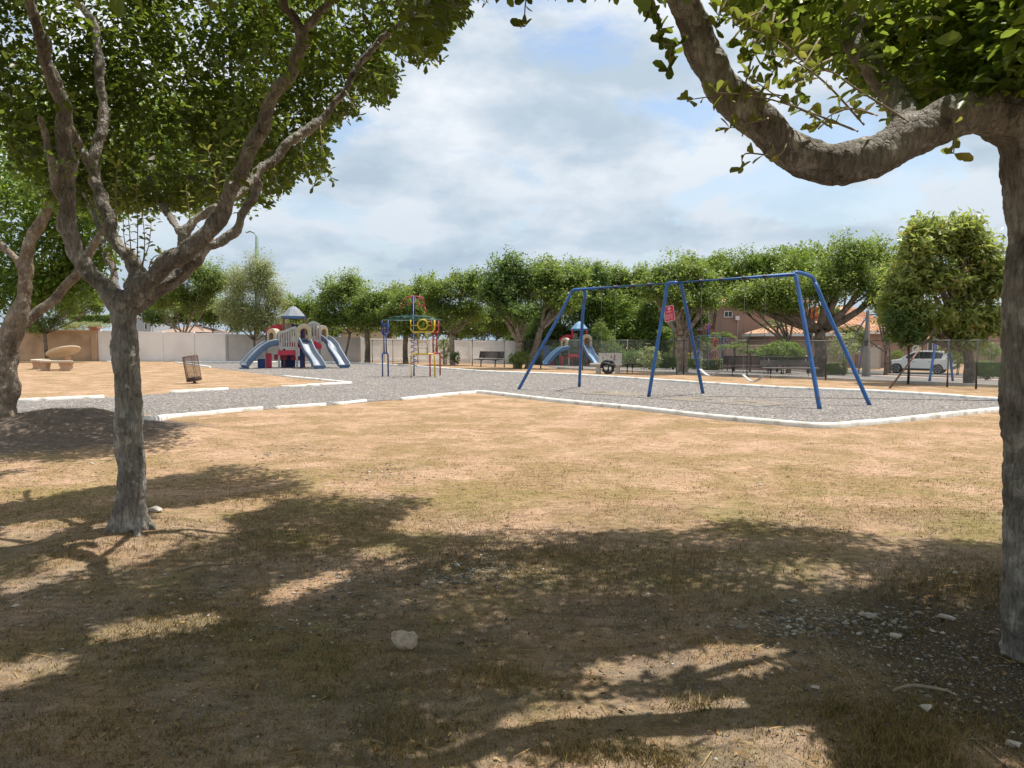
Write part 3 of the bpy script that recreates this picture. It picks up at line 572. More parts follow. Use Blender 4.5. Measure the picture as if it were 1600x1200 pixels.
# foreground trees --------------------------------------------------
DARK = [(-500, 690), (0, 690), (60, 652), (200, 650), (300, 655), (430, 668), (440, 678), (330, 695), (225, 706), (120, 722), (0, 745), (-500, 760)]
DARK2 = [(-500, 820), (0, 788), (60, 780), (180, 757), (300, 738), (385, 713), (470, 722), (520, 722), (548, 742), (640, 748), (705, 756), (690, 780), (640, 800), (600, 825), (640, 838), (720, 832), (800, 824), (900, 832), (1000, 823), (1080, 824), (1150, 811), (1230, 814), (1300, 824), (1400, 842), (1500, 846), (1700, 856), (2600, 900), (2600, 1700), (-500, 1700)]
LIT = [[(230, 800), (300, 795), (360, 778), (420, 776), (430, 790), (390, 800), (350, 812), (370, 830), (350, 850), (290, 850), (240, 830)],
       [(190, 822), (240, 828), (280, 845), (270, 865), (230, 880), (160, 900), (100, 905), (60, 895), (70, 870), (130, 845)],
       [(0, 822), (60, 815), (120, 812), (140, 822), (100, 840), (50, 858), (0, 868)],
       [(395, 935), (440, 915), (520, 890), (560, 890), (540, 912), (470, 935), (420, 948)],
       [(120, 1000), (160, 975), (230, 968), (330, 956), (360, 962), (330, 980), (270, 992), (200, 1000), (150, 1010)],
       [(-60, 1060), (0, 1040), (60, 1022), (130, 1020), (110, 1045), (60, 1065), (0, 1082), (-60, 1100)],
       [(890, 1050), (905, 1030), (960, 1020), (1060, 1012), (1140, 995), (1215, 1005), (1250, 1030), (1225, 1045), (1245, 1062), (1120, 1062), (1030, 1058), (960, 1068)],
       [(600, 1330), (650, 1200), (690, 1165), (780, 1130), (860, 1102), (960, 1086), (1060, 1082), (1170, 1085), (1220, 1105), (1270, 1130), (1310, 1165), (1330, 1330)],
       [(545, 862), (600, 850), (640, 858), (600, 872), (560, 880)], [(0, 905), (50, 898), (90, 905), (40, 925), (0, 930)],
       [(600, 1010-130), (620, 872), (650, 880), (630, 890)]]
Sx = np.array([SUN.x/SUN.z, SUN.y/SUN.z, 1.])
def shadow_px(P):
    h = P[:, 2]; Q = P-Sx*h[:, None]; ok = Q[:, 1] > .6; px, py = proj(Q); py = np.where(ok, py, 1650); return px, py
def dark_ok(P, jit=6):
    px, py = shadow_px(P); n = len(px); s = (py-531)/300.
    px = px+rng.normal(size=n)*jit*s*1.3; py = py+rng.normal(size=n)*jit*s*.5
    d = inpoly(px, py, DARK) | inpoly(px, py, DARK2) | (py > 1500) | (px < -450)
    for q in LIT: d &= ~inpoly(px, py, q)
    return d
FOL_L = [(-300, -300), (800, -300), (745, -10), (728, 25), (700, 48), (684, 72), (676, 98), (655, 102), (635, 80), (612, 72), (590, 84), (612, 96), (622, 118), (612, 152), (596, 168), (572, 150), (562, 180), (540, 184), (520, 200), (512, 226), (518, 262), (500, 282), (470, 262), (455, 292), (430, 302), (405, 318), (385, 322), (360, 306), (330, 318), (300, 328), (262, 322), (240, 328), (170, 322), (90, 330), (20, 260), (0, 200), (-20, 160), (-300, 160)]
FOL_R = [(1120, -400), (1160, -60), (1130, 5), (1165, 40), (1180, 70), (1230, 66), (1262, 100), (1300, 92), (1330, 128), (1372, 138), (1392, 186), (1430, 200), (1470, 192), (1505, 190), (1560, 152), (1600, 140), (1900, 100), (1900, -400)]
def visible_bad(P, fol, j=5):
    px, py = proj(P); n = len(px); px2 = px+rng.normal(size=n)*j; py2 = py+rng.normal(size=n)*j
    inf = (px > -25) & (px < 1625) & (py > -14) & (py < 1225) & (P[:, 1] > .3)
    return inf & ~inpoly(px2, py2, fol)
def clump_noise(P, s, o): return np.array([noise.noise((float(p[0])*s+o, float(p[1])*s, float(p[2])*s)) for p in P])
def fg_tree(name, label, base, limbs, voxel, thick=1, thick0=1, rough=1):
    t = thing(name, label, 'tree', base, 0, 'trees standing in the near lawn'); mb = MB()
    for li, (pts, rs) in enumerate(limbs):
        p, r = smooth_path([Vector(q)-Vector(base) for q in pts], rs, 6); r = [x*(thick if (li or i > 30) else thick0)*(1+.16*rough*noise.noise((i*.31, li*5.1, 2))) for i, x in enumerate(r)]
        p = [q+Vector((noise.noise((i*.22, li*3.3, 1)), 0, noise.noise((i*.22, li*3.3, 9))))*.035*rough*(1 if (li and 5 < i < len(p)-2) else 0) for i, q in enumerate(p)]; mb.tube(p, r, 14, wob=.30*(.4+.6*rough))
    o = obj('trunk', mb, 'bark', t, True)
    md = o.modifiers.new('remesh', 'REMESH'); md.mode = 'VOXEL'; md.voxel_size = voxel; md.use_smooth_shade = True
    ms = o.modifiers.new('smooth', 'SMOOTH'); ms.iterations = 5; ms.factor = .5
    for sz, st in ((.16, .035), (.05, .016), (.022, .008)):
        tx = bpy.data.textures.new('bark relief', 'CLOUDS'); tx.noise_scale = sz; tx.noise_depth = 3
        dm = o.modifiers.new('relief', 'DISPLACE'); dm.texture = tx; dm.strength = st; dm.mid_level = .5; dm.texture_coords = 'LOCAL'
    return t, o
# --- left foreground tree
bl = G(206, 824); dl = bl.y
def Lp(px, py, dy=0): return D(px, py, dl+dy)
limbsL = [
 ([bl-Vector((0, 0, .2)), bl+Vector((0, 0, .03)), Lp(207, 780), Lp(202, 690), Lp(197, 590), Lp(194, 520), Lp(192, 478), Lp(193, 455)], [.20, .155, .134, .126, .122, .120, .128, .09]),
 ([Lp(193, 490), Lp(172, 458), Lp(146, 434), Lp(124, 408, -.05), Lp(109, 375, -.1), Lp(103, 335, -.12), Lp(104, 290, -.15), Lp(103, 235, -.2), Lp(98, 165, -.3), Lp(82, 118, -.4), Lp(66, 70, -.5), Lp(53, 30, -.6), Lp(38, -20, -.7), Lp(20, -90, -.8)], [.11, .095, .088, .085, .085, .080, .078, .078, .075, .068, .062, .055, .05, .04]),
 ([Lp(205, 455, .05), Lp(217, 425, .1), Lp(200, 402, .12), Lp(182, 380, .15), Lp(172, 350, .16), Lp(162, 316, .18), Lp(150, 284, .2), Lp(146, 250, .2), Lp(158, 215, .25), Lp(162, 175, .3), Lp(156, 110, .35), Lp(150, 50, .4), Lp(134, 22, .45), Lp(116, -10, .5), Lp(105, -60, .6)], [.085, .082, .078, .07, .066, .062, .06, .058, .054, .052, .05, .047, .045, .04, .03]),
 ([Lp(146, 270, .2), Lp(128, 235, .1), Lp(112, 205, -.1), Lp(101, 180, -.25)], [.045, .042, .04, .04]),
 ([Lp(104, 315, -.1), Lp(88, 296, -.2), Lp(84, 262, -.25), Lp(76, 222, -.3), Lp(62, 182, -.4)], [.05, .05, .04, .034, .025]),
 ([Lp(195, 478), Lp(225, 446, -.05), Lp(258, 420, -.1), Lp(300, 391, -.15), Lp(330, 358, -.2), Lp(350, 322, -.25), Lp(366, 286, -.3), Lp(384, 242, -.35), Lp(406, 200, -.4), Lp(432, 148, -.45), Lp(456, 112, -.5), Lp(470, 62, -.55), Lp(460, 30, -.6), Lp(436, -10, -.7), Lp(400, -90, -.8)], [.12, .115, .105, .095, .088, .082, .078, .075, .074, .070, .066, .058, .05, .042, .03]),
 ([Lp(205, 482, .05), Lp(240, 458, .1), Lp(285, 425, .15), Lp(315, 396, .2), Lp(340, 378, .25), Lp(366, 367, .28), Lp(377, 345, .3), Lp(388, 318, .35), Lp(404, 292, .4), Lp(402, 276, .4)], [.09, .085, .08, .07, .06, .055, .05, .048, .046, .04]),
 ([Lp(360, 310, -.1), Lp(376, 296, .1), Lp(396, 278, .3), Lp(422, 254, .4), Lp(448, 228, .5), Lp(482, 202, .6), Lp(512, 174, .7), Lp(540, 142, .75), Lp(562, 100, .8), Lp(590, 66, .85), Lp(640, 20, .9), Lp(700, -40, 1)], [.04, .045, .052, .055, .055, .054, .05, .046, .04, .035, .028, .02]),
 ([Lp(283, 402), Lp(287, 368, .05), Lp(302, 350, .08), Lp(320, 335, .1), Lp(340, 322, .05)], [.05, .058, .055, .045, .035]),
 ([Lp(184, 470, .15), Lp(178, 430, .3), Lp(168, 395, .4), Lp(150, 350, .6), Lp(130, 300, .8)], [.045, .04, .035, .03, .02]),
 ([Lp(470, 60, -.55), Lp(490, 30, -.6), Lp(520, -5, -.7), Lp(560, -60, -.8)], [.04, .036, .03, .02]),
 ([Lp(300, 390, .3), Lp(260, 330, 1.2), Lp(230, 280, 2.0), Lp(240, 240, 2.6)], [.05, .045, .04, .03]),
 ([Lp(404, 292, .4), Lp(330, 285, 1.4), Lp(280, 275, 2.4)], [.04, .035, .025]),
]
for a, ln, rr in ((-2.5, .28, .045), (-.9, .32, .05), (.1, .28, .04), (2.9, .30, .045)):
    e = bl+Vector((math.cos(a), math.sin(a), 0))*ln; limbsL.append(([bl+Vector((0, 0, .34)), bl.lerp(e, .36)+Vector((0, 0, .10)), bl.lerp(e, .62)+Vector((0, 0, -.025)), e+Vector((0, 0, -.12))], [.09, rr*1.35, rr*.8, rr*.4]))
tl, trl = fg_tree('shade_tree', 'grey barked tree with widely forked limbs standing at the left of the near lawn', bl, limbsL, .011, .72, .86)
# --- right foreground tree
br = G(1618, 1020); drr = br.y
def Rp(px, py, dy=0): return D(px, py, drr+dy)
limbsR = [
 ([br-Vector((0, 0, .2)), Rp(1628, 1000), Rp(1617, 940), Rp(1622, 800), Rp(1624, 600), Rp(1624, 400), Rp(1618, 280), Rp(1608, 190), Rp(1612, 100), Rp(1640, -40), Rp(1660, -200)], [.19, .165, .150, .158, .160, .160, .162, .17, .15, .12, .08]),
 ([Rp(1612, 215), Rp(1560, 180, -.05), Rp(1500, 178, -.1), Rp(1440, 205, -.12), Rp(1380, 238, -.15), Rp(1330, 254, -.18), Rp(1290, 258, -.2), Rp(1240, 236, -.2), Rp(1190, 196, -.2), Rp(1140, 150, -.2), Rp(1105, 95, -.22), Rp(1085, 45, -.25), Rp(1066, 5, -.3), Rp(1030, -60, -.35), Rp(980, -170, -.3), Rp(920, -300, -.2)], [.14, .130, .112, .106, .104, .104, .102, .098, .092, .086, .080, .078, .074, .068, .06, .04]),
 ([Rp(1420, 210, -.1), Rp(1400, 150, .2), Rp(1340, 80, .3), Rp(1330, 30, .4), Rp(1350, -60, .5), Rp(1400, -200, .7)], [.07, .07, .065, .06, .05, .04]),
 ([Rp(1340, 30, .4), Rp(1390, 20, .5), Rp(1450, 30, .6)], [.05, .05, .04]),
 ([Rp(1118, 112, -.2), Rp(1124, 96, -.28), Rp(1128, 86, -.3)], [.045, .04, .028]),
 ([Rp(1175, 165, -.2), Rp(1180, 152, -.26), Rp(1186, 146, -.28)], [.05, .045, .035]),
]
tr_, trr = fg_tree('shade_tree', 'grey barked tree cut by the right edge with one thick limb curving down and up', br, limbsR, .011, .90, .97, .2)
# crowns from clusters that respect both where shade falls on the lawn and where sky shows
def crown(t, org, ctr, rxy, zr, fol, n_try, noise_o, sel, extra=None, thr=-.10, per=9, sig=.085, leaf=.085, depth_rng=None, boost=0):
    P = np.empty((0, 3)); hs = 3.3 if fol is not FOL_L else 4.0
    for _ in range(6):
        C = np.column_stack([rng.uniform(ctr[0]-rxy[0], ctr[0]+rxy[0], n_try), rng.uniform(ctr[1]-rxy[1], ctr[1]+rxy[1], n_try), rng.uniform(zr[0], zr[1], n_try)])
        q = ((C[:, 0]-ctr[0])/rxy[0])**2+((C[:, 1]-ctr[1])/rxy[1])**2; C = C[q < 1]
        C = C[sel(C)]; C = C[~visible_bad(C, fol)]; C = C[dark_ok(C)]
        if fol is FOL_L: qx, qy = proj(C); C = C[~((qy > -60) & (C[:, 1] < 6.7) & (qx < 640) & (rng.random(len(C)) > .04))]
        Q = C-Sx*(C[:, 2:3]-hs); qx, qy = proj(Q); over = inpoly(qx, qy, fol) & (qy > -30) & (qx < 1650) & (qx > -50) & (C[:, 2] > hs+.25); C = C[~(over & (rng.random(len(C)) < (.55 if fol is FOL_L else .88)))]
        C = C[clump_noise(C, 1.3, noise_o) > thr]; P = np.vstack([P, C])
    return P
selL = lambda C: C[:, 0] < .9
CL = crown(tl, bl, (-2.6, 6.4), (4.2, 4.0), (2.75, 5.6), FOL_L, 5600, 3.3, selL)
CR = crown(tr_, br, (1.9, 4.6), (4.4, 4.4), (2.6, 6.6), FOL_R, 6000, 9.1, lambda C: C[:, 0] > -2.0)
def fill(fol, box, dr, n, zmin=2.5):      # clusters inside the part of the crown the photograph shows
    px = rng.uniform(box[0], box[2], n); py = rng.uniform(box[1], box[3], n); k = inpoly(px, py, fol); px = px[k]; py = py[k]
    dd = rng.uniform(dr[0], dr[1], len(px)); P = np.array([tuple(D(a, b, c)) for a, b, c in zip(px, py, dd)])
    P = P[P[:, 2] > zmin]; return P[dark_ok(P, 10)]
FL = fill(FOL_L, (-60, -80, 760, 335), (6.6, 9.4), 9000); FR = fill(FOL_R, (1120, -80, 1650, 205), (3.1, 5.2), 4200, 2.3)
FL = FL[clump_noise(FL, 1.6, 1.2) > .03]; FR = FR[clump_noise(FR, 2.2, 5.2) > -.18]
print('crown clusters', len(CL), len(CR), len(FL), len(FR))
def do_crown(t, org, C, m, per, sig, leaf, fol):
    P, Nn, S, r = cluster_leaves(C, unit(C-np.array([org[0], org[1], 2.2])), per, sig, leaf, .25)
    k = dark_ok(P, 4) & ~visible_bad(P, fol, 2.5); P, Nn, S, r = P[k], Nn[k], S[k], r[k]
    return leaves('crown', P, Nn, S, m, t, 'round' if fol is FOL_R else 'hex', .5, org=np.array(org), rnd=r)
do_crown(tl, bl, np.vstack([CL, FL]), 'leaf', 14, .10, .072, FOL_L)
do_crown(tr_, br, np.vstack([CR, FR]), 'leaf_fresh', 13, .10, .070, FOL_R)
def sprigs(t, org, stems, m='leaf_shoot', leaf=.06, step=.035, rad=.004):
    for st in stems: sprig1(t, org, [st], m, leaf, step, rad)
def sprig1(t, org, stems, m, leaf, step, rad):
    mb = MB(); LPp = []; LN = []; LD = []
    for pts in stems:
        pts = [Vector(p) for p in pts]; p, r = smooth_path(pts, [rad*1.4-(rad*.9)*i/(len(pts)-1) for i in range(len(pts))], 5); mb.tube(p, r, 5)
        L_ = sum((b-a).length for a, b in zip(p[:-1], p[1:])); acc = 0; nxt = L_*.18; k = 0
        for a, b in zip(p[:-1], p[1:]):
            l_ = (b-a).length
            while acc+l_ > nxt:
                q = a.lerp(b, (nxt-acc)/l_); d = (b-a).normalized(); x, y = frame_axes(d); an = k*2.4+random.uniform(-.5, .5)
                o = (x*math.cos(an)+y*math.sin(an)); LPp.append(tuple(q)); LD.append(tuple(o*.8+d*.6)); LN.append(tuple(d*.7-o*.4+Vector((random.uniform(-.4, .4), random.uniform(-.4, .4), .3)))); nxt += step; k += 1
            acc += l_
        for _ in range(3): LPp.append(tuple(p[-1])); LD.append((random.uniform(-1, 1), random.uniform(-1, 1), .6)); LN.append((random.uniform(-1, 1), random.uniform(-1, 1), .5))
    s = obj('shoot', mb, 'twig', t, True, org); n = len(LPp)
    leaves('leaves', LPp, np.array(LN), leaf*(.7+.6*rng.random(n)), m, s, 'round', .52, org=np.array(org), dirs=LD)
    return s
sprigs(tl, bl, [[Lp(214, 420), Lp(215, 360), Lp(213, 290)], [Lp(206, 415), Lp(203, 370), Lp(200, 335)], [Lp(182, 352, -.05), Lp(181, 300, -.1), Lp(183, 258, -.1)], [Lp(222, 424), Lp(226, 380), Lp(222, 330)], [Lp(342, 330, -.3), Lp(337, 280, -.35), Lp(325, 235, -.4)], [Lp(337, 290, -.35), Lp(350, 250, -.4), Lp(362, 225, -.4)],
  [Lp(297, 350), Lp(294, 318, -.05), Lp(290, 297, -.1)], [Lp(232, 420), Lp(240, 402), Lp(252, 398)], [Lp(172, 440, -.1), Lp(180, 415, -.15), Lp(176, 395, -.2)], [Lp(208, 418), Lp(195, 380), Lp(192, 330)], [Lp(218, 420), Lp(232, 385), Lp(236, 350)]], leaf=.06, step=.04)
sprigs(tl, bl, [[Lp(560, 100, .6), Lp(590, 125, .5), Lp(612, 150, .5)], [Lp(590, 66, .8), Lp(632, 95, .6), Lp(652, 100, .6)], [Lp(500, 190, .6), Lp(505, 240, .5), Lp(520, 285, .5)], [Lp(470, 215, .5), Lp(475, 255, .5), Lp(490, 292, .4)], [Lp(690, 20, .9), Lp(735, -5, .8), Lp(760, 4, .8)], [Lp(640, 20, .9), Lp(680, 75, .7), Lp(690, 95, .7)],
  [Lp(430, 250, .4), Lp(425, 285, .4), Lp(420, 320, .4)], [Lp(540, 142, .7), Lp(555, 170, .6), Lp(560, 188, .6)]], 'leaf', .066, .038)
sprigs(tr_, br, [[Rp(1228, 225, -.3), Rp(1215, 243, -.32), Rp(1165, 240, -.3), Rp(1160, 262, -.3)], [Rp(1225, 150, -.3), Rp(1160, 145, -.35), Rp(1075, 156, -.35)], [Rp(1300, 200, -.35), Rp(1250, 170, -.4), Rp(1180, 150, -.4), Rp(1120, 145, -.4)], [Rp(1350, 195, -.3), Rp(1290, 130, -.4), Rp(1240, 95, -.4), Rp(1195, 85, -.4)],
  [Rp(1340, 205, -.3), Rp(1290, 185, -.4), Rp(1230, 160, -.4), Rp(1170, 120, -.4)], [Rp(1420, 190, -.3), Rp(1340, 140, -.4), Rp(1290, 110, -.45), Rp(1240, 130, -.45)], [Rp(1260, 100, -.2), Rp(1210, 60, -.3), Rp(1150, 40, -.3)], [Rp(1200, 10, -.2), Rp(1160, 30, -.3), Rp(1120, 22, -.3)], [Rp(1180, 60, -.2), Rp(1165, 130, -.3), Rp(1150, 160, -.3)],
  [Rp(1200, 185, -.3), Rp(1180, 190, -.35), Rp(1140, 200, -.35)], [Rp(1490, 185, -.3), Rp(1492, 215, -.32), Rp(1490, 240, -.3)], [Rp(1370, 180, -.2), Rp(1320, 170, -.4), Rp(1270, 200, -.4)], [Rp(1280, 60, -.1), Rp(1250, 110, -.3), Rp(1225, 140, -.35)]], 'leaf_shoot', .066, .042)
sprigs(tr_, br, [[Rp(840, -40, .2), Rp(822, 0, .2), Rp(820, 42, .2)], [Rp(1030, -30, -.3), Rp(1015, 10, -.4), Rp(1020, 30, -.4)], [Rp(1055, 60, -.3), Rp(1048, 80, -.4), Rp(1045, 112, -.4)], [Rp(1072, 65, -.3), Rp(1050, 70, -.4), Rp(1030, 66, -.4)], [Rp(1010, -30, -.3), Rp(1022, 5, -.4), Rp(1030, 50, -.4)],
  [Rp(1150, -20, -.2), Rp(1125, 20, -.3), Rp(1118, 45, -.3)], [Rp(1200, 0, -.2), Rp(1175, 40, -.3), Rp(1160, 70, -.3)], [Rp(1230, 30, -.2), Rp(1190, 60, -.3), Rp(1175, 95, -.3)], [Rp(1210, 20, -.2), Rp(1205, 60, -.3), Rp(1215, 110, -.3)], [Rp(1260, 60, -.2), Rp(1225, 90, -.3), Rp(1195, 130, -.3)], [Rp(1300, 90, -.2), Rp(1255, 120, -.3), Rp(1245, 165, -.3)]], 'leaf', .066, .038)
# --- tree at the left edge
be = G(8, 668); be.z += .02; de = be.y
def Ep(px, py, dy=0): return D(px, py, de+dy)
limbsE = [([be-Vector((0, 0, .2)), be, Ep(11, 600), Ep(8, 560), Ep(20, 515), Ep(36, 470), Ep(40, 430), Ep(42, 395), Ep(52, 368), Ep(68, 340), Ep(86, 300), Ep(80, 250), Ep(40, 200)], [.30, .24, .215, .22, .20, .16, .145, .14, .13, .12, .10, .08, .06]),
 ([Ep(10, 570), Ep(-20, 520), Ep(-50, 440), Ep(-60, 350)], [.18, .16, .13, .1]), ([Ep(38, 430), Ep(20, 398), Ep(-5, 378), Ep(-40, 350)], [.09, .08, .07, .05]),
 ([Ep(20, 520, .3), Ep(50, 495, .5), Ep(90, 462, .6), Ep(118, 430, .6), Ep(142, 392, .7), Ep(160, 362, .8), Ep(190, 320, 1)], [.12, .12, .12, .11, .10, .09, .06]),
 ([Ep(118, 430, .6), Ep(130, 400, .5), Ep(145, 398, .5)], [.06, .06, .05])]
te, tre = fg_tree('shade_tree', 'pale barked tree at the left edge rising from the shaded earth mound', be, limbsE, .02, .72, .85)
tre.data.materials[0] = M['bark_pale']
EB = [(20, 230, 60, 44), (50, 290, 60, 44), (10, 330, 60, 50), (100, 340, 46, 40), (140, 400, 36, 40), (70, 400, 60, 40), (10, 430, 50, 46), (110, 440, 40, 36), (-60, 300, 80, 90), (-50, 470, 50, 50), (150, 330, 36, 30), (60, 455, 40, 26)]
ECp = []; ECn = []
for i, (cx, cy, rx, ry) in enumerate(EB):
    s = (de+1.2)/F; C, Cn = blob_clusters(D(cx, cy, de+1.0+random.uniform(.2, 1.4)), (rx*s, rx*s*.9, ry*s), 120, i); ECp.append(C); ECn.append(Cn)
ECp = np.vstack(ECp); ECn = np.vstack(ECn); px, py = proj(ECp); k = (py > 180) & (ECp[:, 2] > 1.9); ECp = ECp[k]; ECn = ECn[k]
EX = []
for a, b in zip(rng.uniform(20, 420, 1500), rng.uniform(150, 330, 1500)):
    if inpoly(np.array([a]), np.array([b]), FOL_L)[0]: EX.append(tuple(D(a, b, rng.uniform(10.5, 14.5))))
EX = np.array(EX); EX = EX[(EX[:, 0] < -3.6)]; EX = EX[dark_ok(EX, 14)]; ECp = np.vstack([ECp, EX]); ECn = np.vstack([ECn, np.tile(UP, (len(EX), 1))])
P, Nn, S, r = cluster_leaves(ECp, ECn, 15, .13, .105, .25); leaves('crown', P, Nn, S, 'leaf_bright', te, 'quad', .5, org=np.array(be), rnd=r)

# unseen trees added behind the viewpoint to cut sky light on the lawn
for lab, bx, by, cc in (('unseen tree added behind the viewpoint on the left to cut sky light', -5.2, -3.6, (-4.4, -2.8, 5.2)), ('unseen tree added behind the viewpoint on the right to cut sky light', 4.6, -4.4, (3.6, -3.4, 5.4))):
    b = Vector((bx, by, gz(bx, by))); t = thing('shade_tree', lab, 'tree', b, 0, 'trees standing in the near lawn'); mb = MB()
    p, r = smooth_path([(0, 0, -.2), (0, 0, 1), (.1, .05, 2.2), (cc[0]-bx, cc[1]-by, 4.4)], [.2, .16, .15, .06], 5); mb.tube(p, r, 10, wob=.2)
    for k in range(6): a = k*1.05; mb.tube([(.1, .05, 2.1), (1.1*math.cos(a), 1.1*math.sin(a), 3.6), (2.2*math.cos(a)+.4, 2.2*math.sin(a)+.3, 4.9)], [.08, .06, .02], 7)
    obj('trunk', mb, 'bark', t, True); C, Cn = blob_clusters(cc, (4.2, 3.2, 1.5), 1500, bx); P, Nn, S, r = cluster_leaves(C, Cn, 12, .16, .12); k = P[:, 1] < 1.2
    leaves('crown', P[k], Nn[k], S[k], 'leaf', t, org=np.array(b), rnd=r[k])

# ------------------------------------------------------------------ near-lawn clutter
def gzv(x, y): return np.array([gz(float(a), float(b)) for a, b in zip(x, y)])
def in_view(n, y0, y1, bias=1.0, pad=.08):
    y = y0+(y1-y0)*rng.random(n)**bias; w = (.693+pad)*y; return rng.uniform(-1, 1, n)*w, y
def blades(name, n, y0, y1, h, w, bias, m, label_kind='stuff', pat=.0, lo=0., hi=1.):
    x, y = in_view(n, y0, y1, bias); c = np.array([noise.noise((float(a)*.9+4, float(b)*.9, 2))+.5*noise.noise((float(a)*4, float(b)*4, 9)) for a, b in zip(x, y)])
    k = (c > pat-rng.random(n)*.35) & (fence_d(x, y) < -2); x = x[k]; y = y[k]; c = c[k]; n = len(x)
    z = gzv(x, y); hh = h*(.4+rng.random(n)*.9); a = rng.random(n)*6.283; lean = rng.normal(size=(n, 2))*.65
    ww = w*(.6+.8*rng.random(n)); dx = np.cos(a)*ww; dy = np.sin(a)*ww
    V = np.stack([np.stack([x-dx, y-dy, z-.004], 1), np.stack([x+dx, y+dy, z-.004], 1), np.stack([x+lean[:, 0]*hh, y+lean[:, 1]*hh, z+hh*.75], 1)], 1).reshape(-1, 3)
    r = np.clip(lo+(hi-lo)*(rng.random(n)*.8+.1-np.clip(c, -.3, .5)*.35*(y < 9)), 0, 1)
    o = np_mesh(name, V, np.arange(3*n).reshape(-1, 3), m, None, np.repeat(r, 3)); return tag(o, 'short dry and green grass blades over the near lawn', 'grass', kind='stuff')
blades('grass', 130000, 2.2, 7.0, .020, .0018, 1.15, 'blade', pat=-.05)
blades('grass', 90000, 6.0, 16.5, .022, .0035, 1.2, 'blade', pat=-.08, lo=.15)
def tufts(spots):
    X = []; Y = []; Hh = []
    for px, py, r, n, h in spots:
        c = G(px, py); q = rng.normal(size=(n, 2))*r*np.array([1, .8]); X.append(c.x+q[:, 0]); Y.append(c.y+q[:, 1]); Hh.append(np.full(n, h))
    x = np.concatenate(X); y = np.concatenate(Y); h = np.concatenate(Hh)*(.4+.9*rng.random(len(x))); n = len(x); z = gzv(x, y); a = rng.random(n)*6.283; lean = rng.normal(size=(n, 2))*.5; w = .0024
    V = np.stack([np.stack([x-np.cos(a)*w, y-np.sin(a)*w, z-.004], 1), np.stack([x+np.cos(a)*w, y+np.sin(a)*w, z-.004], 1), np.stack([x+lean[:, 0]*h, y+lean[:, 1]*h, z+h], 1)], 1).reshape(-1, 3)
    o = np_mesh('grass', V, np.arange(3*n).reshape(-1, 3), 'blade', None, np.repeat(.06+rng.random(n)*.55, 3)); tag(o, 'green grass tufts in patches of the shaded lawn', 'grass', kind='stuff')
tufts([(1390, 1150, .13, 1500, .03), (1440, 1190, .11, 1000, .03), (1340, 1195, .09, 700, .028), (1420, 1110, .10, 500, .026), (1550, 1140, .12, 500, .026), (1300, 1110, .05, 300, .03), (1480, 920, .28, 2200, .035), (1540, 900, .3, 1600, .035), (780, 1060, .12, 700, .03), (640, 1150, .16, 900, .03),
  (300, 980, .25, 1500, .035), (420, 860, .4, 2200, .035), (900, 880, .5, 3000, .035), (700, 870, .4, 2000, .035), (1100, 900, .5, 1800, .035), (160, 860, .3, 900, .035), (990, 1180, .06, 220, .05), (1045, 1195, .04, 160, .05), (900, 1185, .07, 240, .05), (200, 812, .06, 300, .06), (390, 780, .3, 900, .03), (1080, 1105, .08, 350, .04), (560, 1040, .3, 1200, .03), (60, 1140, .2, 900, .03)])
def pebbles(name, spec, label):
    X = []; Y = []; S = []
    for px, py, rx, ry, n, s in spec:
        c = G(px, py); q = rng.normal(size=(n, 2)); X.append(c.x+q[:, 0]*rx); Y.append(c.y+q[:, 1]*ry); S.append(s*(.45+rng.gamma(1.6, .38, n)).clip(.4, 2.6))
    x = np.concatenate(X); y = np.concatenate(Y); s = np.concatenate(S); k = y > 1.5; x, y, s = x[k], y[k], s[k]; n = len(x); z = gzv(x, y)
    T = np.array([(1, 0, 0), (.5, .87, .1), (-.5, .8, -.05), (-1, 0, .05), (-.5, -.87, 0), (.55, -.8, .05), (.12, .05, .75), (-.1, 0, -.6)]); fq = np.array([[0, 1, 6], [1, 2, 6], [2, 3, 6], [3, 4, 6], [4, 5, 6], [5, 0, 6], [1, 0, 7], [2, 1, 7], [3, 2, 7], [4, 3, 7], [5, 4, 7], [0, 5, 7]])
    a = rng.random(n)*6.283; J = T[None]*(1+.28*rng.normal(size=(n, 8, 1)))*np.stack([np.ones(n), .55+.4*rng.random(n), .45+.4*rng.random(n)], 1)[:, None, :]
    ca, sa = np.cos(a)[:, None], np.sin(a)[:, None]; V = np.stack([J[..., 0]*ca-J[..., 1]*sa, J[..., 0]*sa+J[..., 1]*ca, J[..., 2]], -1)*s[:, None, None]+np.stack([x, y, z+s*.15], 1)[:, None, :]
    Fq = (np.arange(n)[:, None, None]*8+fq[None]).reshape(-1, 3)
    o = np_mesh(name, V.reshape(-1, 3), Fq, 'pebbles', None, np.repeat(rng.random(n), 8)); return tag(o, label, 'pebbles', kind='stuff')
pebbles('pebbles', [(1310, 965, .42, .14, 800, .008), (1290, 975, .25, .12, 420, .010), (1450, 1010, .35, .2, 600, .006), (1500, 1080, .35, .25, 600, .006), (1380, 1050, .5, .3, 600, .006), (740, 890, .22, .22, 420, .010), (460, 930, .5, .35, 500, .009), (620, 905, .35, .3, 380, .008),
  (450, 704, .3, .4, 200, .010), (598, 740, .3, .4, 240, .010), (1080, 1000, 1.2, .8, 700, .005), (600, 1100, 1.0, .5, 900, .004), (300, 1050, 1.2, .6, 900, .0045), (900, 1000, 1.5, .7, 900, .0045), (120, 680, 1.4, .9, 260, .009), (300, 800, .9, .8, 160, .006), (300, 930, 1.4, .7, 700, .007), (1250, 880, 1.6, 1, 500, .006), (900, 950, 2.2, 1.2, 900, .005), (1150, 1150, .9, .4, 500, .004)], 'small pale and grey pebbles strewn over the shaded earth')
xg, yg = [], []
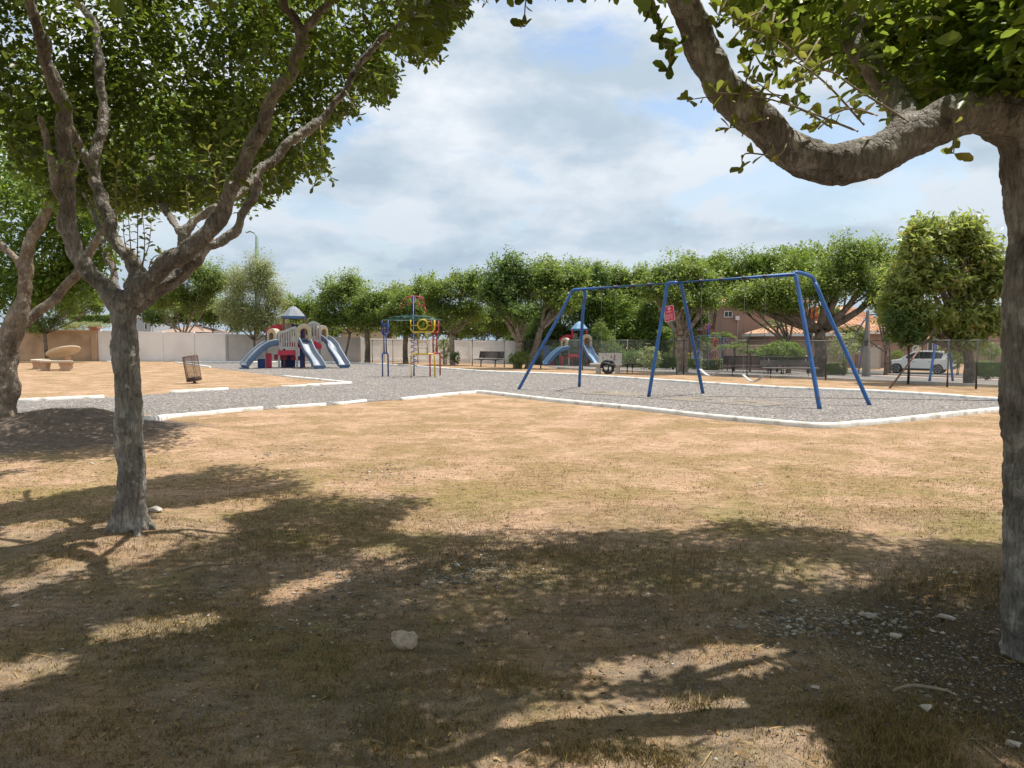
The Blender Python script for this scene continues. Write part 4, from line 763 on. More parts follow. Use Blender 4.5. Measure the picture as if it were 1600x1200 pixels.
# loose stones lying proud on the gravel bed
gp = np.array([(p.x, p.y) for p in poly]); n = 46000; gx = rng.uniform(-16, 12, n); gy = 12+38*rng.random(n)**1.6; k = inpoly(gx, gy, [tuple(q) for q in gp]); gx, gy = gx[k], gy[k]; n = len(gx)
s = .0075*(.6+rng.gamma(1.6, .4, n)).clip(.5, 2.4)*(1+gy/45); T = np.array([(1, 0, 0), (0, .8, 0), (-1, 0, 0), (0, -.8, 0), (0, 0, .6)]); fq = np.array([[0, 1, 4], [1, 2, 4], [2, 3, 4], [3, 0, 4]]); J = T[None]*(1+.3*rng.normal(size=(n, 5, 1)))*s[:, None, None]
V = J+np.stack([gx, gy, np.full(n, .006)], 1)[:, None, :]
tag(np_mesh('gravel_stones', V.reshape(-1, 3), (np.arange(n)[:, None, None]*5+fq[None]).reshape(-1, 3), 'pebbles', None, np.repeat(.08+.75*rng.random(n), 5)), 'loose grey and pale stones lying on the gravel bed', 'gravel', kind='stuff')
# fallen leaves
n = 4200; x, y = in_view(n, 2.2, 10, 1.3); z = gzv(x, y)+.006
lt = leaves('leaf_litter', np.stack([x, y, z], 1), np.tile(UP, (n, 1))+rng.normal(size=(n, 3))*.3, .032*(.4+rng.random(n)), 'litter', None, 'hex', .4, rnd=rng.random(n)); tag(lt, 'small brown fallen leaves on the lawn', 'leaves', kind='stuff')
n = 700; x, y = in_view(n, 2.2, 12, 1.2); z = gzv(x, y)+.006; a = rng.random(n)*6.283; l_ = .03+.07*rng.random(n); w = .0016
V = np.stack([np.stack([x+sx*np.cos(a)*l_-sy*np.sin(a)*w, y+sx*np.sin(a)*l_+sy*np.cos(a)*w, z+sz], 1) for sx, sy, sz in ((-1, -1, 0), (1, -1, .006), (1, 1, .006), (-1, 1, 0), (0, 0, .008))], 1)
tag(np_mesh('twig_litter', V.reshape(-1, 3), (np.arange(n)[:, None, None]*5+np.array([[0, 1, 4], [1, 2, 4], [2, 3, 4], [3, 0, 4]])[None]).reshape(-1, 3), 'litter', None, np.repeat(.4+.6*rng.random(n), 5)), 'broken twigs and dry stalks scattered on the lawn', 'twigs', kind='stuff')
q = []
for _ in range(260):
    py = random.uniform(690, 1190); q.append((random.uniform(0, 1580), py, .05+.1*random.random(), 70, .022))
tufts(q)
def rock(name, label, px, py, size, m='stone', seed=1, group=None, sx=(1, .8, .75), pts=30):
    c = G(px, py); bm = bmesh.new(); rr = random.Random(seed)
    for _ in range(pts):
        v = Vector((rr.gauss(0, 1), rr.gauss(0, 1), rr.gauss(0, 1))).normalized(); bm.verts.new((v.x*sx[0]*rr.uniform(.8, 1.05), v.y*sx[1]*rr.uniform(.8, 1.05), v.z*sx[2]*rr.uniform(.7, 1.1)))
    bmesh.ops.convex_hull(bm, input=bm.verts[:])
    for v in [v for v in bm.verts if not v.link_faces]: bm.verts.remove(v)
    bmesh.ops.subdivide_edges(bm, edges=bm.edges[:], cuts=5 if size > .05 else 2, use_grid_fill=True); bmesh.ops.smooth_vert(bm, verts=bm.verts[:], factor=.4, use_axis_x=True, use_axis_y=True, use_axis_z=True)
    for v in bm.verts: v.co *= size*(1+.22*noise.noise(v.co*2.2+Vector((seed, 0, 0)))+.10*noise.noise(v.co*5)+.05*noise.noise(v.co*14)); v.co.z += size*sx[2]*.55
    bmesh.ops.triangulate(bm, faces=bm.faces[:]); me = bpy.data.meshes.new(name); bm.to_mesh(me); bm.free(); o = link(name, me, m); o.location = c; return tag(o, label, 'rock' if size > .05 else 'stone', group)
rock('rock', 'fist sized angular beige rock lying alone on the shaded lawn', 633, 1012, .080, 'stone', 9, sx=(1.1, .75, .80), pts=15)
for i, (px, py, s_, lab) in enumerate([(713, 885, .028, 'white oval stone by the small pebble patch in the lawn centre'), (1240, 941, .026, 'pale angular stone left of the pebble patch near the right tree'), (1342, 992, .02, 'white stone in the middle of the dark pebble patch'), (1399, 996, .034, 'round tan stone at the right end of the pebble patch'), (1480, 968, .05, 'long flat grey stone behind the pebble patch'),
   (1448, 1110, .032, 'round pale stone below the grey curved stick'), (1273, 1077, .022, 'white stone beside the small yellow tuft'), (1583, 1165, .034, 'white stone in the bottom right corner'), (24, 948, .022, 'white stone on the lawn near the left edge'), (2, 826, .03, 'white stone cut by the left edge of the view'), (1491, 897, .026, 'cream stone on the grass left of the right trunk'),
   (142, 686, .03, 'pale stone on the shaded earth mound'), (243, 800, .07, 'grey stone leaning at the foot of the left tree trunk'), (1172+16, 759, .03, 'small grey stone alone in the sunlit lawn'), (1360, 965, .04, 'dull brown stone at the back of the pebble patch')]):
    rock('stone', lab, px, py, s_, 'pebble_w' if i not in (4, 14, 13) else 'concrete', i+20, sx=(1.1, .8, .55), pts=16)
def stick(label, pts, r):
    q = []
    for k, p in enumerate(pts):
        g_ = G(p[0], p[1]); g_.z += r*.9+(p[2] if len(p) > 2 else 0); q.append(g_)
    p_, r_ = smooth_path(q, [r*(.6+.4*math.sin(math.pi*(k+.5)/len(q))) for k in range(len(q))], 5); mb = MB(); mb.tube(p_, r_, 6, wob=.2); tag(obj('stick', mb, 'twig', smooth=True), label, 'stick')
stick('grey curved stick on dark earth near the right tree', [(1393, 1082), (1420, 1077, .01), (1450, 1080, .012), (1484, 1083)], .008)
stick('long thin pale twig running down from the pebble patch', [(1262, 1014), (1300, 1032), (1325, 1048), (1335, 1065), (1347, 1078)], .0035)
stick('short straight twig right of and below the beige rock', [(707, 1119), (725, 1105), (740, 1082)], .003)
stick('forked curl of twig right of the beige rock', [(797, 1004), (795, 990, .01), (786, 980, .02), (792, 970, .02), (808, 985)], .0026)
stick('thin twig lying right of the left tree mound', [(276, 893), (310, 885), (362, 882)], .006)
stick('dry fallen stem in the lower right corner', [(1515, 1150), (1545, 1175), (1580, 1205)], .004)
stick('pale twig crossing the dry stems in the lower right corner', [(1505, 1156), (1540, 1158), (1580, 1180)], .003)
stick('thin twig in the sunlit edge of the left tree shadow', [(590, 796), (612, 782), (622, 773)], .006)

# ------------------------------------------------------------------ walls and fence
def wall(name, label, a, b, h0, h1, th, m, cat='wall'):
    t = thing(name, label, cat, a); d = b-a; ang = math.atan2(d.y, d.x); Lw = math.hypot(d.x, d.y)
    mb = MB(); s = Vector((-math.sin(ang), math.cos(ang), 0))*th/2; dv = Vector((d.x, d.y, 0))
    vs = [q+dv*k+Vector((0, 0, z)) for k, h in ((0, h0), (1, h1)) for q in (-s, s) for z in (-.5, h)]
    mb.add(vs, [[0, 1, 3, 2], [4, 6, 7, 5], [0, 4, 5, 1], [2, 3, 7, 6], [0, 2, 6, 4], [1, 5, 7, 3]]); obj('wall', mb, m, t); return t, ang, Lw
A0 = G(-260, 566.5); A1 = G(152, 564.3); B1 = G(352, 564.8); C1 = G(562, 565.5); D1 = G(846, 569.5)
def topz(px, py, p): return D(px, py, p.y).z
tw, an, Lw = wall('tan_wall', 'tan rendered boundary wall with sandy coping at the far left', A0, A1, topz(-260, 512, A0), topz(150, 517.5, A1), .2, 'tan_wall')
hA0 = topz(-260, 512, A0); hA1 = topz(150, 517.5, A1)
mb = MB(); dv = A1-A0; sl = math.atan2(hA1-hA0, Lw); mb.box(Vector((dv.x/2, dv.y/2, (hA0+hA1)/2+.045)), (Lw, .34, .11), rot=Matrix.Rotation(an, 3, 'Z')@Matrix.Rotation(-sl, 3, 'Y')); obj('coping', mb, 'tan_cap', tw)
pl = thing('wall_pillar', 'reddish pillar with flared cap where the tan wall meets the white wall', 'pillar', A1); mb = MB(); mb.box((-.05, -.06, 1.15), (.42, .42, 2.3)); obj('shaft', mb, 'tan_wall', pl); mb = MB(); mb.box((-.05, -.06, 2.38), (.46, .46, .16)); mb.box((-.05, -.06, 2.52), (.66, .66, .13)); obj('cap', mb, 'red_cap', pl)
def panel_wall(name, label, a, b, h0, h1, n, m, trim):
    t, ang, Lw = wall(name, label, a, b, h0, h1, .12, m); d = b-a; s = Vector((-math.sin(ang), math.cos(ang), 0))
    for i in range(n+1):
        k = i/n; h = h0+(h1-h0)*k; mb = MB(); mb.box(Vector((d.x*k, d.y*k, h/2+.03-.2))-s*.03, (.22, .2, h+.06+.4), rz=ang); obj('post', mb, trim, t)
    sl = math.atan2(h1-h0, Lw); mb = MB(); mb.box(Vector((d.x/2, d.y/2, (h0+h1)/2-.05))-s*.01, (Lw, .155, .12), rot=Matrix.Rotation(ang, 3, 'Z')@Matrix.Rotation(-sl, 3, 'Y')); obj('top_rail', mb, trim, t); 
    mb = MB(); mb.box(Vector((d.x/2, d.y/2, .1))-s*.01, (Lw, .155, .16), rz=ang); obj('bottom_rail', mb, trim, t); return t
panel_wall('white_wall', 'bright white panelled wall with posts between the tan wall and the play tower', A1+Vector((.3, 0, 0)), B1, topz(156, 516.5, A1), topz(352, 521.5, B1), 4, 'white_wall', 'white_wall')
panel_wall('shaded_wall', 'plain stretch of white wall with shade painted in grey behind the near play tower', B1+Vector((.12, .05, 0)), C1, topz(352, 522, B1), topz(562, 527.5, C1), 1, 'shaded_wall', 'shaded_wall')
panel_wall('low_white_wall', 'lower white wall with thin joints behind the climbing frame', C1+Vector((.12, 0, 0)), D1, topz(562, 528.5, C1), topz(846, 534, D1), 9, 'white_wall', 'white_wall')
mb = MB(); w0, w1 = G(848, 569.3), FD(26, 6); 
# chain-link fence
fence = thing('chain_link_fence', 'waist high chain link fence with grey posts crossing behind the benches', 'fence', G(550, 564.3))
FO = np.array(G(550, 564.3)); fpts = [G(550, 564.3), G(582, 565.8), G(614, 566.6), G(653, 568), G(693, 569.3), G(738, 571.3), G(788, 574), G(845, 576.2), G(910, 578.6), G(980, 581.5), G(1068, 585), G(1167, 589.3), G(1290, 594), G(1419, 600.3), G(1480, 604.8), G(1525, 608), G(1640, 617), G(1800, 630)]
HF = 1.58
for i, p in enumerate(fpts):
    mb = MB(); e = p-Vector(FO)
    if i == 11: mb.tube([e, e+Vector((0, 0, 1.66)), e+Vector((.17, 0, 1.96))], .032, 8)
    elif i == 7: mb.tube([e, e+Vector((0, 0, 2.85))], .042, 8)
    else: mb.tube([e, e+Vector((0, 0, HF+.04))], .034, 8)
    obj('post', mb, 'dark_post' if i not in (7, 9) else 'galv', fence, True)
for a, b in zip(fpts[:-1], fpts[1:]):
    mb = MB(); mb.tube([a-Vector(FO)+Vector((0, 0, HF)), b-Vector(FO)+Vector((0, 0, HF))], .019, 6); obj('rail', mb, 'galv', fence, True)
V = []; Fq = []
def wires(a, b, sp=.075, r=.0016, h0=.04, h1=HF):
    d = b-a; Lx = math.hypot(d.x, d.y); ux, uy = d.x/Lx, d.y/Lx; H = h1-h0
    for sg in (1, -1):
        s_ = -H if sg == 1 else 0
        k = math.ceil(s_/sp)*sp
        while k < Lx+(0 if sg == 1 else H):
            t0, t1 = 0, H                  # along height; x = k + sg*t
            if sg == 1: t0 = max(0, -k); t1 = min(H, Lx-k)
            else: t0 = max(0, k-Lx); t1 = min(H, k)
            if t1-t0 > .03:
                q0 = (k+sg*t0, h0+t0); q1 = (k+sg*t1, h0+t1); o = len(V)
                for (xx, zz) in (q0, q1):
                    bx, by, bz = a.x+ux*xx-FO[0], a.y+uy*xx-FO[1], a.z+(b.z-a.z)*xx/Lx+zz-FO[2]
                    for ox, oz in ((0, 1.6*r), (uy*1.4, -r*.8), (-uy*1.4, -r*.8)): V.append((bx+(r*ox if ox else 0), by-(r*ox*ux/(uy or 1) if ox else 0), bz+oz))
                for m3 in range(3): n3 = (m3+1) % 3; Fq.append([o+m3, o+n3, o+3+n3, o+3+m3])
            k += sp
for a, b in zip(fpts[:-1], fpts[1:]): wires(a, b)
np_mesh('wire_mesh', V, Fq, 'galv', fence)
lp = thing('leaning_pipe', 'rusty brown pipe leaning up against the fence in front of the white car', 'pipe', G(1388, 607)); mb = MB(); e = D(1462, 513, 26.2)-lp.location; mb.tube([(0, 0, -.05), e], .035, 8); obj('pipe', mb, 'rust', lp, True)
# ------------------------------------------------------------------ main swing set
def swing_set(label, feet, tops, r, mt, extra=None, name='swing_set'):
    t = thing(name, label, 'swing set', feet[0]); o = t.location.copy(); return t, o
sA, sB = G(809, 608.5), G(905, 604.5); sC, sD = G(1013, 620.5), G(1099, 615); sE, sF = G(1281.5, 639.5), G(1360.5, 633.5)
ax0 = (sA+sB)/2; ax1 = (sE+sF)/2; axm = (sC+sD)/2
tl_ = ax0.lerp(ax1, .10); tr2 = ax0.lerp(ax1, .895); tm = axm.copy()
HT = 3.22
for p in (tl_, tr2, tm): p.z = HT
tL = D(897, 453, tl_.y); tR = D(1243, 428.5, tr2.y); 
tL2 = tL.lerp(tR, .03); axd = (tR-tL).normalized(); tM = D(1042, 440.5, tL.y+(tR.y-tL.y)*.5); tM = tL.lerp(tR, (tM-tL).length/(tR-tL).length)
sw = thing('swing_set', 'tall blue tubular swing set with three splayed leg pairs on the gravel', 'swing set', ax0); so_ = ax0.copy()
def bent(name, pts, r, m, par, o, sub=1):
    mb = MB(); p, rr = smooth_path([Vector(q)-o for q in pts], [r]*len(pts), 6); mb.tube(p, rr, 12); return obj(name, mb, m, par, True)
dn = Vector((0, 0, -.05))
def legpts(top, foot, bendd): d = (foot-top); return [top-bendd*.5, top-bendd*.12, top+d*.03+bendd*.10, top+d*.09+bendd*.02, top+d*.3, top+d*.65, foot+dn]
cb = MB(); cb.tube([tL-so_-axd*0.0, tR-so_+axd*0.0], .052, 12); obj('crossbar', cb, 'blue_steel', sw, True)
bent('leg', [tL+axd*.25, tL+axd*.02, tL-axd*.10+Vector((0, 0, -.05)), tL.lerp(sA, .09)-axd*.04, tL.lerp(sA, .3), tL.lerp(sA, .65), sA+dn], .05, 'blue_steel', sw, so_)
q = tL+axd*.42; bent('leg', [q+Vector((0, 0, -.02)), q.lerp(sB, .06)+Vector((.05, 0, .0)), q.lerp(sB, .3), sB+dn], .05, 'blue_steel', sw, so_)
q = tM-axd*.02; sh = (sC-q); sh.z = 0
bent('leg', [tM+axd*.3, tM+axd*.05+sh*.02, q+sh*.04+Vector((0, 0, -.07)), q.lerp(sC, .12), q.lerp(sC, .4), sC+dn], .05, 'blue_steel', sw, so_)
q = tM+axd*.42; bent('leg', [q, q.lerp(sD, .08), q.lerp(sD, .4), sD+dn], .05, 'blue_steel', sw, so_)
q = tR.copy(); bent('leg', [q+Vector((0, 0, -.01)), q.lerp(sE, .05), q.lerp(sE, .3), q.lerp(sE, .6), sE+dn], .052, 'blue_steel', sw, so_)
q = D(1267, 432, tR.y+.35); bent('leg', [tR-axd*.1, tR+(q-tR)*.15+Vector((0, 0, .05)), q, D(1273, 441, tR.y+.40), q.lerp(sF, .10)+Vector((.03, 0, 0)), q.lerp(sF, .3), q.lerp(sF, .65), sF+dn], .05, 'blue_steel', sw, so_)
def barpt(px):     # crossbar point under a pixel column
    lo, hi = 0, 1
    for _ in range(40):
        m_ = (lo+hi)/2; p = tL.lerp(tR, m_); x = proj(np.array([tuple(p)]))[0][0]
        if x < px: lo = m_
        else: hi = m_
    return tL.lerp(tR, lo)
hang = {px: barpt(px) for px in (940, 962, 990, 1015, 1096.5, 1127.5, 1164, 1196.5)}
for px, p in hang.items():
    mb = MB(); e = p-so_; mb.tube([e-axd*.045, e+axd*.045], .066, 10); mb.box(e+Vector((0, 0, -.085)), (.03, .03, .07)); obj('hanger', mb, 'hardware', sw, True)
def chain(par, o, a, b, name='chain'):
    mb = MB(); mb.tube([a-o, b-o], .0075, 5); return obj(name, mb, 'chain', par)
def belt_swing(label, p1, p2, z):
    c = (p1+p2)/2; t = thing('belt_swing', label, 'swing', (c.x, c.y, z), 0, 'belt swings hanging in the right bay'); o = t.location.copy()
    a = p1+(c-p1)*.0+Vector((0, 0, -.12)); e1 = Vector((p1.x, p1.y, z+.16)); e2 = Vector((p2.x, p2.y, z+.16)); chain(t, o, a, e1); chain(t, o, p2+Vector((0, 0, -.12)), e2)
    d = (e2-e1); s = Vector((-d.y, d.x, 0)).normalized()*.07; vs = []; n = 9
    for i in range(n+1):
        k = i/n; q = e1+d*k+Vector((0, 0, -.17*math.sin(math.pi*k)))-o
        for w in (-s, s):
            for hz in (0, .018): vs.append(q+w+Vector((0, 0, hz)))
    fs = [];
    for i in range(n): a_ = i*4; fs += [[a_, a_+4, a_+6, a_+2], [a_+1, a_+3, a_+7, a_+5], [a_, a_+1, a_+5, a_+4], [a_+2, a_+6, a_+7, a_+3]]
    fs += [[0, 2, 3, 1], [n*4, n*4+1, n*4+3, n*4+2]]; mb = MB(); mb.add(vs, fs); obj('seat', mb, 'belt', t); return t
z1 = D(1106, 587, (hang[1096.5].y+hang[1127.5].y)/2).z; z2 = D(1170, 596, (hang[1164].y+hang[1196.5].y)/2).z
belt_swing('grey belt swing nearer the middle legs of the blue swing set', hang[1096.5], hang[1127.5], z1); belt_swing('grey belt swing nearer the right end of the blue swing set', hang[1164], hang[1196.5], z2)
bk = thing('bucket_swing', 'black bucket swing hanging in the left bay in front of the stone bench', 'swing'); p1, p2 = hang[940], hang[962]; c = (p1+p2)/2; zb = D(952, 584, c.y).z; bk.location = (c.x, c.y, zb); o = bk.location.copy()
for a, e in ((p1, -.12), (p2, .12)):
    j = Vector((a.x, a.y, zb+1.0)); chain(bk, o, a+Vector((0, 0, -.12)), j); chain(bk, o, j, o+axd*e+Vector((.1, .1, .42))); chain(bk, o, j, o+axd*e+Vector((-.08, -.1, .34)))
mb = MB(); prof = []
for i in range(13):
    a = math.pi*(-.05+1.1*i/12); 
    prof.append((a, .19))
mb.tube([(.19*math.cos(a), .02*math.sin(3*a), .24+.17*math.sin(a)-.02) for a in np.linspace(-.2, math.pi+.2, 14)], .055, 8)
mb.tube([(.17*math.cos(a), .15*math.sin(a), .30+.03*math.sin(2*a)) for a in np.linspace(0, 2*math.pi, 15)[:-1]], .04, 8, closed=True)
mb.tube([(-.17, 0, .28), (-.14, -.03, .1), (-.05, -.05, .03), (.07, -.05, .03), (.14, -.03, .1), (.17, 0, .28)], .05, 8); mb.tube([(0, -.12, .3), (0, -.06, .12), (0, 0, .03)], .035, 7)
obj('bucket_seat', mb, 'black_rubber', bk, True)
# far blue swing set
s2 = thing('swing_set', 'darker blue swing set standing behind the fence in front of the white car', 'swing set'); ft = [G(1296, 585.5), G(1341, 583.5), G(1452, 596.5), G(1489, 596)]
s2.location = ft[0]; o = ft[0].copy(); ca_ = (ft[0]+ft[1])/2; cb_ = (ft[2]+ft[3])/2; ta = D(1356, 492, ca_.y+.2); tb = D(1474, 486, cb_.y)
mb = MB(); mb.tube([ta-o, tb-o], .052, 10); obj('crossbar', mb, 'blue_steel', s2, True)
for tp, f in ((ta, ft[0]), (ta, ft[1]), (tb-Vector((.12, 0, 0)), ft[2]), (tb+Vector((.1, 0, 0)), ft[3])): bent('leg', [tp, tp.lerp(f, .3), f+dn], .055, 'blue_steel', s2, o)
for k in (.2, .35, .62, .78):
    e = ta.lerp(tb, k)-o; mb = MB(); mb.tube([e, e-Vector((0, 0, 2.3))], .008, 5); obj('chain', mb, 'chain', s2)
# sign
sg = thing('park_sign', 'red rules sign with rounded corners and white lettering on a green post', 'sign', G(1058, 585.5)); o = sg.location.copy(); ds = o.y
tp = D(1049.5, 503, ds); mb = MB(); mb.tube([(0, 0, -.05), tp-o, tp-o+(tp-o).normalized()*.5], .035, 8); obj('post', mb, 'green_post', sg, True)
def sgp(px, py, dy=-.05): return D(px, py, ds+dy)-o
c4 = [sgp(1038.2, 479.5), sgp(1051.8, 476.8), sgp(1054.8, 499.5), sgp(1039.4, 503)]; cc = sum(c4, Vector())/4
def sg_pt(u, v, dy=0): 
    a = c4[3].lerp(c4[2], u); b = c4[0].lerp(c4[1], u); p = a.lerp(b, v); p.y += dy; return p
def sgpoly(us, dy, m, nm, th=.012):
    n = len(us); mb = MB(); mb.add([sg_pt(u, v, dy) for u, v in us]+[sg_pt(u, v, dy+th) for u, v in us], [list(range(n)), [n+i for i in range(n)][::-1]]+[[i, (i+1) % n, n+(i+1) % n, n+i] for i in range(n)]); return obj(nm, mb, m, sg)
def rrect(x0, y0, x1, y1, rx, ry):
    out = []
    for cx, cy, a0 in ((x1-rx, y1-ry, 0), (x0+rx, y1-ry, 90), (x0+rx, y0+ry, 180), (x1-rx, y0+ry, 270)):
        for k in range(5): a = R(a0+22.5*k); out.append((cx+rx*math.cos(a), cy+ry*math.sin(a)))
    return out
sgpoly(rrect(-.03, -.02, 1.03, 1.02, .12, .08), 0, 'sign_white', 'border'); bd = sgpoly(rrect(.015, .012, .985, .988, .11, .07), -.008, 'sign_red', 'face', .010)
mb = MB(); random.seed(3)
def sgq(u0, v0, u1, v1): mb.add([sg_pt(u, v, -.011) for u, v in ((u0, v0), (u1, v0), (u1, v1), (u0, v1))]+[sg_pt(u, v, -.0075) for u, v in ((u0, v0), (u1, v0), (u1, v1), (u0, v1))], [[0, 1, 2, 3], [7, 6, 5, 4], [0, 4, 5, 1], [1, 5, 6, 2], [2, 6, 7, 3], [3, 7, 4, 0]])
def word_line(v, h, u0, u1, step=.035):
    u = u0
    while u < u1:
        w = random.choice((2, 3, 4, 5, 6))
        for _ in range(w):
            if u > u1: break
            sgq(u, v, u+step*.62, v+h*random.choice((.72, 1, 1))); u += step
        u += step*.8
for v, h_, u0, u1, st_ in [(.60, .05, .16, .84, .055), (.515, .035, .42, .58, .05)]+[(v, .036, .10, .88-.12*(i % 2), .036) for i, v in enumerate((.42, .345, .27, .195, .12))]:
    mb = MB(); word_line(v, h_, u0, u1, st_); obj('text_line', mb, 'sign_white', sg)
mb = MB(); n = 20; pr = []
for rr0, rr1 in ((.17, .14), (.09, .0)):
    us = [(.5+rr0*math.cos(2*math.pi*k/n), .825+rr0*.62*math.sin(2*math.pi*k/n)) for k in range(n)]; ui = [(.5+rr1*math.cos(2*math.pi*k/n), .825+rr1*.62*math.sin(2*math.pi*k/n)) for k in range(n)]
    mb.add([sg_pt(u, v, -.011) for u, v in us]+[sg_pt(u, v, -.011) for u, v in ui], [[k, (k+1) % n, n+(k+1) % n, n+k] for k in range(n)])
obj('emblem', mb, 'sign_white', sg)

# ------------------------------------------------------------------ benches, tables, basket
def mesh_panel(mb, x0, x1, z0, z1, y0, sl, nx_, nz_, r=.006, rim=.016):
    def pt(x, z): return Vector((x, y0+(z-z0)*sl, z))
    for i in range(nx_+1): x = x0+(x1-x0)*i/nx_; mb.tube([pt(x, z0), pt(x, z1)], r, 4)
    for i in range(nz_+1): z = z0+(z1-z0)*i/nz_; mb.tube([pt(x0, z), pt(x1, z)], r, 4)
    for a, b in (((x0, z0), (x1, z0)), ((x1, z0), (x1, z1)), ((x1, z1), (x0, z1)), ((x0, z1), (x0, z0))): mb.tube([pt(*a), pt(*b)], rim, 6)
def metal_bench(label, loc, rz, Lb=1.8, group='dark metal mesh benches', back=True):
    t = thing('metal_bench', label, 'bench', loc, rz, group); h = Lb/2
    mb = MB(); n = 22
    for i in range(n+1): x = -h+Lb*i/n; mb.tube([(x, -.22, .45), (x, .2, .45)], .012, 4)
    for i in range(13): y = -.22+.42*i/12; mb.tube([(-h, y, .45), (h, y, .45)], .010, 4)
    mb.tube([(-h, -.24, .435), (h, -.24, .435), (h, .22, .45), (-h, .22, .45)], .022, 6, closed=True); obj('seat', mb, 'brown_metal', t)
    if back:
        mb = MB(); mesh_panel(mb, -h, h, .55, .90, .26, .32, 46, 14, .012, .026); obj('backrest', mb, 'brown_metal', t)
    for sx in (-1, 1):
        x = sx*(h-.38); mb = MB(); mb.tube([(x, -.05, -.05), (x, -.02, .30), (x, 0, .43)], .038, 8); mb.tube([(x, -.2, .42), (x, 0, .40), (x, .2, .42)], .026, 6)
        if back: mb.tube([(x, .16, .42), (x, .27, .55), (x, .37, .88)], .024, 6)
        obj('leg', mb, 'brown_metal', t, True)
    return t
metal_bench('dark metal mesh bench standing alone right of the climbing frame', G(763, 573.5), R(-38), 1.85)
metal_bench('dark metal mesh bench leftmost of the pair under the flat topped tree', G(1172, 589), R(-12), 2.25)
metal_bench('dark metal mesh bench rightmost of the pair beside the thick tree trunk', G(1233, 591.5), R(-4), 2.3)
metal_bench('low backless dark bench just right of the white stone bench', G(984, 583), R(-10), 1.0, 'dark metal mesh benches', False)
cbn = thing('stone_bench', 'white weathered concrete bench with painted marks behind the bucket swing', 'bench', G(949, 584), R(-14))
mb = MB(); mb.box((-.06, -.08, .44), (1.5, .5, .10)); obj('seat', mb, 'concrete', cbn, bevel=.015)
mb = MB(); mb.box((.10, .24, .72), (1.12, .09, .52), rot=Matrix.Rotation(R(-12), 3, 'X')); mb_o = obj('backrest', mb, 'concrete', cbn, bevel=.015)
for x in (-.42, .48): mb = MB(); mb.prism([(x-.14, -.05), (x+.14, -.05), (x+.10, .08), (x+.08, .25), (x+.13, .387), (x-.13, .387), (x-.08, .25), (x-.10, .08)], -.22, .2); obj('leg', mb, 'concrete', cbn)
mb = MB(); rot = Matrix.Rotation(R(-12), 3, 'X')
for (x, z, w, h) in ((.28, .88, .07, .05), (.31, .80, .05, .07), (.27, .74, .09, .03), (.30, .67, .04, .06), (.25, .62, .05, .03), (.14, .78, .03, .12), (-.25, .72, .04, .10), (-.2, .6, .05, .05)): mb.box(Vector((.02+x, .24, .72))+rot@Vector((0, -.048, z-.72)), (w, .006, h), rot=rot)
obj('painted_marks', mb, 'post_brown', cbn)
def arc_slab(mb, R0, R1, a0, a1, z0, z1, n=10):
    o_ = [(R1*math.cos(a), R1*math.sin(a)) for a in np.linspace(a0, a1, n)]; i_ = [(R0*math.cos(a), R0*math.sin(a)) for a in np.linspace(a1, a0, n)]; pts = o_+i_; k = len(pts)
    mb.add([(x, y, z0) for x, y in pts]+[(x, y, z1) for x, y in pts], [list(range(k))[::-1], [k+j for j in range(k)]]+[[j, (j+1) % k, k+(j+1) % k, k+j] for j in range(k)])
pc = G(100, 577.5)
tb_ = thing('stone_table', 'round cast stone table with its top tipped up on the pedestal', 'table', pc)
mb = MB(); mb.lathe([(.34, -.05), (.34, .06), (.28, .12), (.22, .2), (.28, .30), (.30, .34), (.18, .42), (.15, .60), (.18, .72)], 8, (.15, .1, 0)); obj('pedestal', mb, 'tan_stone', tb_)
mb = MB(); mb.lathe([(.76, -.04), (.83, -.025), (.83, .025), (.80, .035)], 36); rm = Matrix.Translation((0, 0, .98))@Matrix.Rotation(R(-19), 4, 'Y')@Matrix.Rotation(R(-10), 4, 'X'); mb.v = [tuple(rm@Vector(v)) for v in mb.v]; obj('top', mb, 'slab', tb_)
for lab, loc, a0, a1, nl in (('curved cast stone bench in front of the tipped round table', G(100, 579), R(-155), R(-62), 2), ('curved cast stone bench at the left of the tipped round table', G(84, 577), R(-200), R(-112), 2)):
    t = thing('stone_bench', lab, 'bench', loc, 0, 'curved stone benches round the table'); mb = MB(); arc_slab(mb, 1.05, 1.55, a0, a1, .44, .53, 14); mb.v = [(v[0], v[1]+.9, v[2]) for v in mb.v]; obj('seat', mb, 'slab', t)
    for k in (.2, .82):
        a = a0+(a1-a0)*k; x, y = 1.3*math.cos(a), 1.3*math.sin(a)+.9; mb = MB(); W = .26
        mb.prism([(-W, -.05), (W, -.05), (W, .06), (W*.7, .16), (W*.95, .30), (W*1.05, .437), (-W*1.05, .437), (-W*.95, .30), (-W*.7, .16), (-W, .06)], -.11, .11, Matrix.Translation((x, y, 0))@Matrix.Rotation(a+math.pi*.5+.35, 4, 'Z')); obj('leg', mb, 'tan_stone', t)
bp_ = G(304, 599); bkt = thing('wire_basket', 'rusty brown wire litter basket tilted on its post in the dry grass', 'litter bin', bp_)
mb = MB(); rb = .26; ht = .98; tilt = Matrix.Translation((0, 0, .03))@Matrix.Rotation(R(-7), 4, 'Y')@Matrix.Rotation(R(4), 4, 'X')
def tv(mb): mb.v = [tuple(tilt@Vector(v)) for v in mb.v]
for k in range(40): a = 2*math.pi*k/40; mb.tube([(rb*math.cos(a), rb*math.sin(a), .06), (rb*math.cos(a), rb*math.sin(a), ht)], .0045, 4)
for i in range(24): z = .06+(ht-.06)*i/23; mb.tube([(rb*math.cos(2*math.pi*k/20), rb*math.sin(2*math.pi*k/20), z) for k in range(20)], .0035, 4, closed=True)
tv(mb); obj('wire_cage', mb, 'rust', bkt)
mb = MB()
